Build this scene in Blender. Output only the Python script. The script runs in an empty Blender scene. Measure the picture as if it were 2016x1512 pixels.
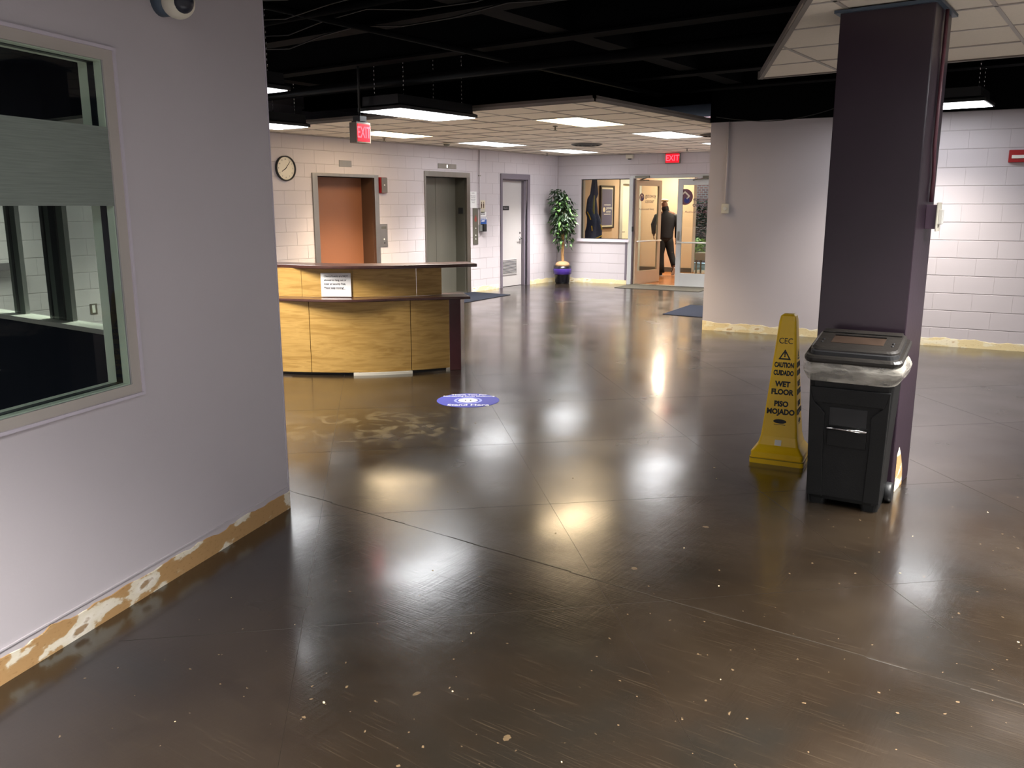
import bpy, bmesh, math, random
from mathutils import Vector, Matrix, noise
random.seed(7)
PI = math.pi
sc = bpy.context.scene
COL = sc.collection
R = math.radians

# ---------------------------------------------------------------- camera, world, exposure
cam_d = bpy.data.cameras.new('camera'); cam_d.sensor_width = 36; cam_d.lens = 1690 / 2016 * 36
cam_d.clip_end = 100; cam_d.clip_start = .05
cam = bpy.data.objects.new('camera', cam_d); COL.objects.link(cam)
cam.location = (0, 0, 1.6)
cam.rotation_euler = (PI / 2 - math.atan(351 / 1690), 0, R(36))
sc.camera = cam
w = bpy.data.worlds.new('world'); sc.world = w; w.use_nodes = True
w.node_tree.nodes['Background'].inputs[0].default_value = (.55, .7, 1, 1)
w.node_tree.nodes['Background'].inputs[1].default_value = 3.0
vs = sc.view_settings
sc.display_settings.display_device = 'sRGB'
vs.view_transform = 'Standard'; vs.look = 'None'; vs.gamma = 1; vs.exposure = 0.75; vs.use_curve_mapping = False
TROFFER_W = 66; PENDANT_W = 72; FILL_W = 132
COOL = (1, .97, .93); WARM = (1, .80, .54); NEUT = (1, .93, .84)

# ---------------------------------------------------------------- materials
def lin(c):
    return tuple((x / 255 / 12.92 if x / 255 <= .04045 else ((x / 255 + .055) / 1.055) ** 2.4) for x in c)
def mat(name, rgb, rough=.5, metal=0, var=.06, scale=6, bump=0, bscale=60, spec=.5, emit=None, es=0, coat=0, stretch=None):
    m = bpy.data.materials.new(name); m.use_nodes = True
    nt = m.node_tree; n = nt.nodes; l = nt.links; b = n['Principled BSDF']
    c = lin(rgb)
    tc = n.new('ShaderNodeTexCoord'); mp = n.new('ShaderNodeMapping')
    l.new(tc.outputs['Object'], mp.inputs[0])
    if stretch: mp.inputs['Scale'].default_value = stretch
    nz = n.new('ShaderNodeTexNoise'); nz.inputs['Scale'].default_value = scale; nz.inputs['Detail'].default_value = 4
    l.new(mp.outputs[0], nz.inputs['Vector'])
    mx = n.new('ShaderNodeMix'); mx.data_type = 'RGBA'
    mx.inputs[6].default_value = (*[max(0, x * (1 - var)) for x in c], 1)
    mx.inputs[7].default_value = (*[min(1, x * (1 + var)) for x in c], 1)
    l.new(nz.outputs['Fac'], mx.inputs[0]); l.new(mx.outputs[2], b.inputs['Base Color'])
    b.inputs['Roughness'].default_value = rough; b.inputs['Metallic'].default_value = metal
    b.inputs['Specular IOR Level'].default_value = spec
    if coat: b.inputs['Coat Weight'].default_value = coat; b.inputs['Coat Roughness'].default_value = .1
    if bump:
        n2 = n.new('ShaderNodeTexNoise'); n2.inputs['Scale'].default_value = bscale; n2.inputs['Detail'].default_value = 3
        l.new(mp.outputs[0], n2.inputs['Vector'])
        bp = n.new('ShaderNodeBump'); bp.inputs['Strength'].default_value = bump; bp.inputs['Distance'].default_value = .01
        l.new(n2.outputs['Fac'], bp.inputs['Height']); l.new(bp.outputs[0], b.inputs['Normal'])
    if emit:
        b.inputs['Emission Color'].default_value = (*lin(emit), 1); b.inputs['Emission Strength'].default_value = es
    return m
def ramp(n, stops):
    r = n.new('ShaderNodeValToRGB'); e = r.color_ramp.elements
    while len(e) < len(stops): e.new(.5)
    for i, (p, c) in enumerate(stops): e[i].position = p; e[i].color = (*c, 1)
    return r

M = {}
M['wall'] = mat('lilac_grey_wall_paint', (192, 185, 189), .42, var=.03, scale=2, bump=.05, bscale=90, spec=.35)
M['wall_tan'] = mat('tan_wall_paint', (196, 166, 142), .5, var=.03, scale=2, bump=.05)
M['backing'] = mat('mortar_paint', (168, 160, 162), .5, var=.05)
M['black'] = mat('black_ceiling_paint', (4, 5, 7), .95, var=.35, scale=3, bump=.2, bscale=20, spec=.1)
M['beam'] = mat('black_beam_paint', (4, 5, 7), .9, var=.3, scale=4, spec=.1)
M['tile'] = mat('ceiling_tile_fibre', (222, 212, 198), .85, var=.07, scale=70, bump=.25, bscale=220, spec=.2)
M['grid'] = mat('ceiling_grid_metal', (158, 150, 142), .5, var=.04)
M['fascia'] = mat('grey_brown_fascia', (112, 104, 98), .6, var=.06)
M['stain'] = mat('brushed_steel', (150, 146, 138), .34, 1, var=.1, scale=12, stretch=(1, 1, .05), bump=.02)
M['stain_dk'] = mat('dark_steel_door', (112, 110, 100), .4, .55, var=.15, scale=5, stretch=(1, 1, .15))
M['brown'] = mat('brown_elevator_door', (138, 90, 64), .5, var=.05, scale=3)
M['brown_dk'] = mat('brown_elevator_jamb', (98, 70, 52), .5, var=.05)
M['doorpaint'] = mat('grey_door_paint', (178, 173, 172), .35, var=.03)
M['doorframe'] = mat('dull_purple_frame_paint', (112, 104, 114), .4, var=.05)
M['knee'] = mat('white_aluminium', (188, 190, 190), .35, .2, var=.04)
M['alu_tan'] = mat('tan_aluminium', (196, 176, 152), .35, .2, var=.04)
M['blackp'] = mat('black_plastic', (26, 27, 28), .45, var=.2, scale=20, bump=.08, bscale=120)
M['binblack'] = mat('charcoal_bin_plastic', (10, 11, 11), .5, spec=.3, var=.22, scale=9, bump=.12, bscale=150)
M['lid'] = mat('scuffed_dark_lid_plastic', (36, 33, 30), .38, var=.4, scale=11, bump=.15, bscale=60)
M['chrome'] = mat('chrome', (215, 215, 215), .14, 1, var=.03)
M['white'] = mat('white_plastic', (222, 220, 214), .45, var=.03)
M['cream'] = mat('cream_plastic', (214, 208, 192), .4, var=.04)
M['paper'] = mat('white_paper', (226, 226, 226), .7, var=.02, spec=.2)
M['ink'] = mat('black_ink', (22, 22, 24), .6, var=.1)
M['greyink'] = mat('grey_ink', (110, 110, 112), .6, var=.1)
M['red'] = mat('red_plastic', (150, 22, 26), .35, var=.08)
M['redglow'] = mat('red_exit_panel', (190, 12, 28), .4, emit=(255, 14, 34), es=.9)
M['redglow2'] = mat('red_exit_letters', (255, 60, 70), .4, emit=(255, 60, 72), es=2.2)
M['purple'] = mat('dark_purple_column_paint', (46, 34, 44), .3, var=.12, scale=4, bump=.06, bscale=40)
M['purple_face'] = mat('mauve_purple_paint', (112, 88, 112), .35, var=.08, scale=4)
M['yellow'] = mat('yellow_cone_plastic', (236, 190, 6), .38, var=.07, scale=8, bump=.04)
M['blue'] = mat('blue_vinyl', (22, 34, 160), .45, var=.06)
M['paleblue'] = mat('pale_blue_vinyl', (150, 160, 236), .4, var=.05)
M['vwhite'] = mat('white_vinyl', (238, 238, 244), .4, var=.02)
M['signblue'] = mat('sign_blue', (38, 84, 160), .4, var=.04)
M['mat_navy'] = mat('navy_carpet_mat', (24, 27, 36), .95, var=.25, scale=60, bump=.5, bscale=300, spec=.1)
M['mat_grey'] = mat('grey_carpet_mat', (84, 80, 72), .95, var=.2, scale=60, bump=.5, bscale=300, spec=.1)
M['maroon'] = mat('maroon_laminate', (70, 32, 34), .25, var=.2, scale=10, coat=.4)
M['maroon_worn'] = mat('worn_maroon_laminate', (66, 40, 34), .3, var=.5, scale=16, coat=.5)
M['trunk'] = mat('tan_trunk', (178, 138, 88), .7, var=.15, scale=20)
M['basket'] = mat('tan_moss_collar', (166, 132, 96), .8, var=.2, scale=30)
M['pot'] = mat('black_glazed_pot', (14, 14, 22), .25, var=.2)
M['potband'] = mat('purple_glazed_band', (60, 38, 120), .25, var=.15)
M['leaf'] = mat('ficus_leaf_dark', (30, 50, 26), .45, var=.4, scale=5)
M['leaf2'] = mat('ficus_leaf_light', (90, 128, 66), .45, var=.3, scale=5)
M['navy'] = mat('navy_flag_cloth', (38, 46, 86), .7, var=.15, scale=12)
M['gold'] = mat('gold_fringe', (206, 170, 40), .6, var=.2, scale=40)
M['olive'] = mat('olive_gold_emblem', (130, 124, 70), .7, var=.2, scale=30)
M['poster'] = mat('slate_blue_poster', (92, 92, 128), .4, var=.04)
M['framewhite'] = mat('cream_poster_border', (228, 216, 196), .5, var=.03)
M['frameblack'] = mat('black_picture_frame', (20, 16, 16), .4, var=.1)
M['brightdoor'] = mat('cream_white_door', (226, 222, 206), .4, var=.03)
M['concrete'] = mat('dark_floor_groove', (28, 23, 18), .3, var=.2)
M['ridge'] = mat('worn_joint_filler', (46, 40, 33), .25, var=.5, scale=30)
M['chip'] = mat('pale_paint_chip', (196, 176, 140), .6, var=.2)
M['grey_int'] = mat('charcoal_booth_paint', (38, 42, 56), .8, var=.1, spec=.2)
M['mint'] = mat('mint_white_jamb', (236, 239, 228), .45, var=.03)
M['gasket'] = mat('dark_blue_black_gasket', (22, 26, 40), .4, var=.1)
M['beige'] = mat('beige_window_casing', (176, 168, 160), .45, var=.04)
M['lilactrim'] = mat('pale_lilac_trim', (196, 188, 198), .4, var=.03)
M['mullion'] = mat('grey_mullion_paint', (176, 174, 174), .45, var=.06)
M['mullion_dk'] = mat('dark_mullion_paint', (104, 98, 104), .45, var=.08)
M['wire'] = mat('grey_cable', (18, 20, 22), .5, var=.1)
M['bluegrey'] = mat('blue_grey_cap_paint', (66, 80, 96), .5, var=.1)
M['wood'] = None

def diffuser(name, rgb, s):
    return mat(name, (240, 240, 240), .5, emit=rgb, es=s)
M['lampcool'] = diffuser('cool_light_diffuser', (250, 252, 255), 6.5)
M['lampwarm'] = diffuser('warm_light_diffuser', (255, 226, 180), 9)

def glass_mat(name, tint=(255, 255, 255), rough=0.0, ior=1.45, op=0.0):
    m = bpy.data.materials.new(name); m.use_nodes = True
    nt = m.node_tree; n = nt.nodes; l = nt.links; n.clear()
    out = n.new('ShaderNodeOutputMaterial'); tr = n.new('ShaderNodeBsdfTransparent'); gl = n.new('ShaderNodeBsdfGlossy')
    gl.inputs['Roughness'].default_value = .01; tr.inputs[0].default_value = (*lin(tint), 1)
    fr = n.new('ShaderNodeFresnel'); fr.inputs[0].default_value = ior
    mx = n.new('ShaderNodeMixShader'); ge = n.new('ShaderNodeNewGeometry'); su = n.new('ShaderNodeMath'); su.operation = 'SUBTRACT'; su.inputs[0].default_value = 1; l.new(ge.outputs['Backfacing'], su.inputs[1])
    mu = n.new('ShaderNodeMath'); mu.operation = 'MULTIPLY'; l.new(fr.outputs[0], mu.inputs[0]); l.new(su.outputs[0], mu.inputs[1]); l.new(mu.outputs[0], mx.inputs[0]); l.new(tr.outputs[0], mx.inputs[1]); l.new(gl.outputs[0], mx.inputs[2])
    l.new(mx.outputs[0], out.inputs[0])
    return m
M['glass'] = glass_mat('clear_glass', (238, 244, 240))
def film_mat():
    m = bpy.data.materials.new('frosted_film'); m.use_nodes = True
    nt = m.node_tree; n = nt.nodes; l = nt.links; n.clear()
    out = n.new('ShaderNodeOutputMaterial'); tr = n.new('ShaderNodeBsdfTransparent'); df = n.new('ShaderNodeBsdfDiffuse')
    tl = n.new('ShaderNodeBsdfTranslucent'); tl.inputs[0].default_value = (*lin((170, 178, 170)), 1)
    tc = n.new('ShaderNodeTexCoord'); mp = n.new('ShaderNodeMapping'); mp.inputs['Scale'].default_value = (1, 1, 30)
    nz = n.new('ShaderNodeTexNoise'); nz.inputs['Scale'].default_value = 6; nz.inputs['Detail'].default_value = 5
    l.new(tc.outputs['Object'], mp.inputs[0]); l.new(mp.outputs[0], nz.inputs['Vector'])
    rp = ramp(n, [(.3, lin((150, 160, 152))), (.7, lin((180, 188, 180)))]); l.new(nz.outputs['Fac'], rp.inputs[0]); l.new(rp.outputs[0], df.inputs[0])
    m1 = n.new('ShaderNodeMixShader'); m1.inputs[0].default_value = .45; l.new(df.outputs[0], m1.inputs[1]); l.new(tl.outputs[0], m1.inputs[2])
    m2 = n.new('ShaderNodeMixShader'); m2.inputs[0].default_value = .85; l.new(tr.outputs[0], m2.inputs[1]); l.new(m1.outputs[0], m2.inputs[2])
    l.new(m2.outputs[0], out.inputs[0]); return m
M['film'] = film_mat()

def bag_mat():
    m = bpy.data.materials.new('clear_bag_plastic'); m.use_nodes = True
    nt = m.node_tree; n = nt.nodes; l = nt.links; b = n['Principled BSDF']; out = n['Material Output']
    b.inputs['Base Color'].default_value = (*lin((206, 200, 188)), 1); b.inputs['Roughness'].default_value = .22
    tr = n.new('ShaderNodeBsdfTransparent'); mx = n.new('ShaderNodeMixShader')
    tc = n.new('ShaderNodeTexCoord'); mp = n.new('ShaderNodeMapping'); mp.inputs['Scale'].default_value = (1, 1, 3.5); mp.inputs['Rotation'].default_value = (0, .35, 0)
    nz = n.new('ShaderNodeTexNoise'); nz.inputs['Scale'].default_value = 7; nz.inputs['Detail'].default_value = 3
    l.new(tc.outputs['Object'], mp.inputs[0]); l.new(mp.outputs[0], nz.inputs['Vector'])
    rp = n.new('ShaderNodeMapRange'); rp.inputs[1].default_value = .35; rp.inputs[2].default_value = .7; rp.inputs[3].default_value = .28; rp.inputs[4].default_value = .72
    l.new(nz.outputs['Fac'], rp.inputs[0]); l.new(rp.outputs[0], mx.inputs[0])
    bp = n.new('ShaderNodeBump'); bp.inputs['Strength'].default_value = .8; bp.inputs['Distance'].default_value = .02
    l.new(nz.outputs['Fac'], bp.inputs['Height']); l.new(bp.outputs[0], b.inputs['Normal'])
    l.new(tr.outputs[0], mx.inputs[1]); l.new(b.outputs[0], mx.inputs[2]); l.new(mx.outputs[0], out.inputs[0])
    return m
M['bag'] = bag_mat()

def floor_mat():
    m = bpy.data.materials.new('stained_polished_concrete'); m.use_nodes = True
    nt = m.node_tree; n = nt.nodes; l = nt.links; b = n['Principled BSDF']
    tc = n.new('ShaderNodeTexCoord')
    def nz(scale, det=4, st=None, rot=0, dist=0):
        mp = n.new('ShaderNodeMapping'); l.new(tc.outputs['Object'], mp.inputs[0])
        if st: mp.inputs['Scale'].default_value = st
        mp.inputs['Rotation'].default_value = (0, 0, rot)
        t = n.new('ShaderNodeTexNoise'); t.inputs['Scale'].default_value = scale; t.inputs['Detail'].default_value = det
        t.inputs['Distortion'].default_value = dist
        l.new(mp.outputs[0], t.inputs['Vector']); return t
    a = nz(.9, 6, dist=.6)
    r1 = ramp(n, [(.3, lin((22, 21, 18))), (.5, lin((31, 24, 17))), (.72, lin((41, 33, 24)))])
    l.new(a.outputs['Fac'], r1.inputs[0])
    # brushed scratches
    s = nz(5, 6, (1, 30, 1), R(-68)); s2 = nz(4, 4, (16, 1, 1), R(20))
    rs = ramp(n, [(.57, (0, 0, 0)), (.76, (.5, .5, .5))]); l.new(s.outputs['Fac'], rs.inputs[0])
    mx = n.new('ShaderNodeMix'); mx.data_type = 'RGBA'; l.new(rs.outputs[0], mx.inputs[0])
    l.new(r1.outputs[0], mx.inputs[6]); mx.inputs[7].default_value = (*lin((62, 52, 40)), 1)
    # speckles of old paint
    v = nz(34, 2); rv = ramp(n, [(.715, (0, 0, 0)), (.745, (.8, .8, .8))]); l.new(v.outputs['Fac'], rv.inputs[0])
    mx2 = n.new('ShaderNodeMix'); mx2.data_type = 'RGBA'; l.new(rv.outputs[0], mx2.inputs[0])
    l.new(mx.outputs[2], mx2.inputs[6]); mx2.inputs[7].default_value = (*lin((104, 86, 64)), 1)
    # dusty smeared patch left of the round sticker
    mp = n.new('ShaderNodeMapping'); mp.vector_type = 'TEXTURE'; mp.inputs['Location'].default_value = (-4.1, 4.5, 0); mp.inputs['Scale'].default_value = (1.5, .8, 1); mp.inputs['Rotation'].default_value = (0, 0, R(36))
    l.new(tc.outputs['Object'], mp.inputs[0]); gr = n.new('ShaderNodeTexGradient'); gr.gradient_type = 'SPHERICAL'; l.new(mp.outputs[0], gr.inputs[0])
    dn = nz(5, 7, dist=1.5); rd = ramp(n, [(.5, (0, 0, 0)), (.62, (1, 1, 1))]); l.new(dn.outputs['Fac'], rd.inputs[0])
    mm = n.new('ShaderNodeMath'); mm.operation = 'MULTIPLY'; l.new(gr.outputs['Fac'], mm.inputs[0]); l.new(rd.outputs[0], mm.inputs[1])
    mx3 = n.new('ShaderNodeMix'); mx3.data_type = 'RGBA'; l.new(mm.outputs[0], mx3.inputs[0]); l.new(mx2.outputs[2], mx3.inputs[6]); mx3.inputs[7].default_value = (*lin((112, 100, 74)), 1)
    l.new(mx3.outputs[2], b.inputs['Base Color'])
    rr = nz(1.6, 5); mr = n.new('ShaderNodeMapRange'); mr.inputs[1].default_value = .3; mr.inputs[2].default_value = .75
    mr.inputs[3].default_value = .15; mr.inputs[4].default_value = .30
    l.new(rr.outputs['Fac'], mr.inputs[0]); l.new(mr.outputs[0], b.inputs['Roughness'])
    # bump: broad trowel waves + scratches
    bw = nz(3.2, 3); ad = n.new('ShaderNodeMath'); ad.operation = 'MULTIPLY_ADD'; ad.inputs[1].default_value = .16
    l.new(s2.outputs['Fac'], ad.inputs[0]); l.new(bw.outputs['Fac'], ad.inputs[2])
    ad2 = n.new('ShaderNodeMath'); ad2.operation = 'MULTIPLY_ADD'; ad2.inputs[1].default_value = .16
    l.new(s.outputs['Fac'], ad2.inputs[0]); l.new(ad.outputs[0], ad2.inputs[2])
    bp = n.new('ShaderNodeBump'); bp.inputs['Strength'].default_value = .14; bp.inputs['Distance'].default_value = .012
    l.new(ad2.outputs[0], bp.inputs['Height']); l.new(bp.outputs[0], b.inputs['Normal'])
    b.inputs['Specular IOR Level'].default_value = .8; b.inputs['Coat Weight'].default_value = .35; b.inputs['Coat Roughness'].default_value = .12
    return m
M['floor'] = floor_mat()

def wood_mat(name, c1, c2, st, rough=.35):
    m = bpy.data.materials.new(name); m.use_nodes = True
    nt = m.node_tree; n = nt.nodes; l = nt.links; b = n['Principled BSDF']
    tc = n.new('ShaderNodeTexCoord'); mp = n.new('ShaderNodeMapping'); mp.inputs['Scale'].default_value = st
    l.new(tc.outputs['Object'], mp.inputs[0])
    nz = n.new('ShaderNodeTexNoise'); nz.inputs['Scale'].default_value = 3; nz.inputs['Detail'].default_value = 6; nz.inputs['Distortion'].default_value = 1.2
    l.new(mp.outputs[0], nz.inputs['Vector'])
    rp = ramp(n, [(.35, lin(c1)), (.6, lin(c2)), (.75, lin(c1))]); l.new(nz.outputs['Fac'], rp.inputs[0]); l.new(rp.outputs[0], b.inputs['Base Color'])
    b.inputs['Roughness'].default_value = rough; return m
M['oak'] = wood_mat('honey_oak_laminate', (158, 122, 62), (184, 148, 84), (1, 1, 9))
M['lobbywood'] = wood_mat('orange_wood_floor', (150, 94, 52), (176, 116, 68), (6, 1, 1), .25)

def residue_mat():
    m = bpy.data.materials.new('stripped_baseboard_residue'); m.use_nodes = True
    nt = m.node_tree; n = nt.nodes; l = nt.links; b = n['Principled BSDF']
    tc = n.new('ShaderNodeTexCoord')
    mp = n.new('ShaderNodeMapping'); mp.inputs['Scale'].default_value = (1, 1, 2.2); l.new(tc.outputs['Object'], mp.inputs[0])
    nz = n.new('ShaderNodeTexNoise'); nz.inputs['Scale'].default_value = 4.5; nz.inputs['Detail'].default_value = 5; l.new(mp.outputs[0], nz.inputs['Vector'])
    rp = ramp(n, [(.50, lin((178, 140, 92))), (.525, lin((184, 152, 108))), (.545, lin((222, 212, 190))), (.66, lin((234, 226, 212))), (.70, lin((160, 134, 104)))])
    l.new(nz.outputs['Fac'], rp.inputs[0])
    n2 = n.new('ShaderNodeTexNoise'); n2.inputs['Scale'].default_value = 40; n2.inputs['Detail'].default_value = 4; l.new(mp.outputs[0], n2.inputs['Vector'])
    r2 = ramp(n, [(.28, (.72, .66, .58)), (.42, (1, 1, 1))]); l.new(n2.outputs['Fac'], r2.inputs[0])
    mx = n.new('ShaderNodeMix'); mx.data_type = 'RGBA'; mx.blend_type = 'MULTIPLY'; mx.inputs[0].default_value = .8
    l.new(rp.outputs[0], mx.inputs[6]); l.new(r2.outputs[0], mx.inputs[7]); l.new(mx.outputs[2], b.inputs['Base Color'])
    b.inputs['Roughness'].default_value = .8
    bp = n.new('ShaderNodeBump'); bp.inputs['Strength'].default_value = .5; bp.inputs['Distance'].default_value = .01
    l.new(nz.outputs['Fac'], bp.inputs['Height']); l.new(bp.outputs[0], b.inputs['Normal'])
    return m
M['residue'] = residue_mat()
def residue_far():
    m = M['residue'].copy(); m.name = 'pale_plaster_residue'
    rp = [x for x in m.node_tree.nodes if x.type == 'VALTORGB' and len(x.color_ramp.elements) == 5][0]
    for e, c in zip(rp.color_ramp.elements, [(226, 208, 162), (230, 214, 172), (234, 224, 192), (236, 226, 200), (196, 170, 128)]):
        e.color = (*lin(c), 1)
    return m
M['residue_far'] = residue_far()
def brick_mat():
    m = bpy.data.materials.new('red_brick'); m.use_nodes = True
    nt = m.node_tree; n = nt.nodes; l = nt.links; b = n['Principled BSDF']
    tc = n.new('ShaderNodeTexCoord'); mp = n.new('ShaderNodeMapping'); mp.inputs['Rotation'].default_value = (PI / 2, 0, 0)
    l.new(tc.outputs['Object'], mp.inputs[0])
    br = n.new('ShaderNodeTexBrick'); br.inputs['Scale'].default_value = 4
    br.inputs['Color1'].default_value = (*lin((140, 84, 66)), 1); br.inputs['Color2'].default_value = (*lin((110, 66, 56)), 1)
    br.inputs['Mortar'].default_value = (*lin((150, 138, 126)), 1)
    l.new(mp.outputs[0], br.inputs['Vector']); l.new(br.outputs['Color'], b.inputs['Base Color']); b.inputs['Roughness'].default_value = .8
    return m
M['brick'] = brick_mat()

# ---------------------------------------------------------------- helpers
class MB:
    def __init__(s): s.v = []; s.f = []; s.m = []; s.sm = []
    def add(s, vs_, fs, mi=0, smooth=False):
        o = len(s.v); s.v += [tuple(p) for p in vs_]
        for f in fs: s.f.append([i + o for i in f]); s.m.append(mi); s.sm.append(smooth)
        return s
    def box(s, x0, x1, y0, y1, z0, z1, mi=0, rot=None, c=None):
        vs_ = [Vector((x, y, z)) for z in (z0, z1) for y in (y0, y1) for x in (x0, x1)]
        if rot is not None:
            c = Vector(c) if c else sum(vs_, Vector()) / 8
            vs_ = [c + rot @ (v - c) for v in vs_]
        return s.add(vs_, [(0, 2, 3, 1), (4, 5, 7, 6), (0, 1, 5, 4), (2, 6, 7, 3), (0, 4, 6, 2), (1, 3, 7, 5)], mi)
    def prism(s, pts, z0, z1, mi=0):      # pts ccw in xy
        n = len(pts)
        vs_ = [(p[0], p[1], z0) for p in pts] + [(p[0], p[1], z1) for p in pts]
        fs = [list(range(n))[::-1], list(range(n, 2 * n))] + [(i, (i + 1) % n, n + (i + 1) % n, n + i) for i in range(n)]
        return s.add(vs_, fs, mi)
    def loft(s, rings, mi=0, cap=True, smooth=False, closed=True):
        n = len(rings[0]); vs_ = [p for r in rings for p in r]; fs = []
        for k in range(len(rings) - 1):
            for i in range(n if closed else n - 1):
                j = (i + 1) % n; fs.append((k * n + i, k * n + j, (k + 1) * n + j, (k + 1) * n + i))
        s.add(vs_, fs, mi, smooth)
        if cap:
            s.add(rings[0], [list(range(n))[::-1]], mi); s.add(rings[-1], [list(range(n))], mi)
        return s
    def lathe(s, prof, seg=20, c=(0, 0, 0), mi=0, axis='z', smooth=True, cap=True):
        rings = []
        for r, h in prof:
            ring = []
            for i in range(seg):
                a = 2 * PI * i / seg; p = (r * math.cos(a), r * math.sin(a), h)
                if axis == 'y': p = (p[0], -h, p[1])
                if axis == 'x': p = (h, p[0], p[1])
                ring.append((p[0] + c[0], p[1] + c[1], p[2] + c[2]))
            rings.append(ring)
        return s.loft(rings, mi, cap, smooth)
    def tube(s, pts, r, seg=8, mi=0):
        pts = [Vector(p) for p in pts]; rings = []
        for i, p in enumerate(pts):
            d = (pts[min(i + 1, len(pts) - 1)] - pts[max(i - 1, 0)]).normalized()
            a = d.orthogonal().normalized() if i == 0 else (a - d * a.dot(d)).normalized()
            b = d.cross(a); rr = r[i] if isinstance(r, (list, tuple)) else r
            rings.append([p + (a * math.cos(2 * PI * k / seg) + b * math.sin(2 * PI * k / seg)) * rr for k in range(seg)])
        return s.loft(rings, mi, True, True)
    def mesh(s, name, mats, bevel=0):
        me = bpy.data.meshes.new(name); me.from_pydata(s.v, [], s.f)
        for m in (mats if isinstance(mats, (list, tuple)) else [mats]): me.materials.append(m)
        for p, mi, sm in zip(me.polygons, s.m, s.sm): p.material_index = mi; p.use_smooth = sm
        bm = bmesh.new(); bm.from_mesh(me)
        bmesh.ops.remove_doubles(bm, verts=bm.verts, dist=1e-5)
        bmesh.ops.recalc_face_normals(bm, faces=bm.faces)
        if bevel:
            bmesh.ops.bevel(bm, geom=[e for e in bm.edges if len(e.link_faces) == 2 and e.calc_face_angle(0) > .6], offset=bevel, segments=2, affect='EDGES', profile=.6, clamp_overlap=True)
        bm.to_mesh(me); bm.free(); me.update(); return me
def obj(name, mb, m, parent=None, loc=(0, 0, 0), rot=(0, 0, 0), bevel=0, label=None):
    me = mb if isinstance(mb, bpy.types.Mesh) else mb.mesh(name, m, bevel)
    o = bpy.data.objects.new(name, me); COL.objects.link(o); o.location = loc; o.rotation_euler = rot
    if parent: o.parent = parent
    if label: o['label'] = label
    return o
def tag(o, label, cat, group=None):
    o['label'] = label; o['category'] = cat
    if group: o['group'] = group
    return o
def thing(name, label, cat, loc=(0, 0, 0), rz=0, group=None):
    o = bpy.data.objects.new(name, None); COL.objects.link(o); o.location = loc; o.rotation_euler = (0, 0, rz)
    o.empty_display_size = .1
    return tag(o, label, cat, group)
def struct(name, mb, m, loc=(0, 0, 0), rz=0, bevel=0):
    o = obj(name, mb, m, None, loc, (0, 0, rz), bevel); o['kind'] = 'structure'; return o
def sempty(name, loc, rz):
    o = bpy.data.objects.new(name, None); COL.objects.link(o); o.location = loc; o.rotation_euler = (0, 0, rz)
    o['kind'] = 'structure'; return o
def copy_tree(o, parent=None):
    c = o.copy(); COL.objects.link(c); c.parent = parent
    for ch in o.children: copy_tree(ch, c)
    return c
def text(name, s, size, m, parent, loc, rot=(PI / 2, 0, 0), align='CENTER', depth=.0008, bold=0, sx=1, label=None):
    cu = bpy.data.curves.new(name, 'FONT'); cu.body = s; cu.size = size; cu.align_x = align; cu.align_y = 'CENTER'
    cu.extrude = depth; cu.offset = bold; cu.resolution_u = 3
    t = bpy.data.objects.new(name, cu); COL.objects.link(t)
    dg = bpy.context.evaluated_depsgraph_get(); me = bpy.data.meshes.new_from_object(t.evaluated_get(dg))
    bpy.data.objects.remove(t); bpy.data.curves.remove(cu)
    me.materials.clear(); me.materials.append(m)
    o = bpy.data.objects.new(name, me); COL.objects.link(o); o.parent = parent; o.location = loc; o.rotation_euler = rot
    o.scale = (sx, 1, 1)
    if label: o['label'] = label
    return o
def rrect(w_, d_, r, n=5, cx=0, cy=0):
    pts = []
    for (sx, sy, a0) in ((1, 1, 0), (-1, 1, 90), (-1, -1, 180), (1, -1, 270)):
        for i in range(n + 1):
            a = R(a0 + 90 * i / n); pts.append((cx + sx * (w_ / 2 - r) + r * math.cos(a), cy + sy * (d_ / 2 - r) + r * math.sin(a)))
    return pts
def area(parent, sx, sy, power, col, loc, spread=140):
    ld = bpy.data.lights.new('lamp_light', 'AREA'); ld.shape = 'RECTANGLE'; ld.size = sx; ld.size_y = sy
    ld.energy = power; ld.color = col; ld.spread = R(spread)
    o = bpy.data.objects.new('lamp_light', ld); COL.objects.link(o); o.parent = parent; o.location = loc
    return o

# ---------------------------------------------------------------- frames of reference of the walls
H = 2.62; DECK = 3.3
EW = (-10.2, 0, 0); EA = PI / 2                    # elevator wall: local x = world y, local y into the wall
BW = (-10.2, 15.7, 0); BA = math.atan2(.4, 3.2)    # back wall
PW = (-4.573, 10.556, 0); PA = math.atan2(.5, 3.635)
NW = (-2.969, 1.121, 0); NA = R(108.9); NC = 1.837 # near wall, its corner at local x = NC

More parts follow.
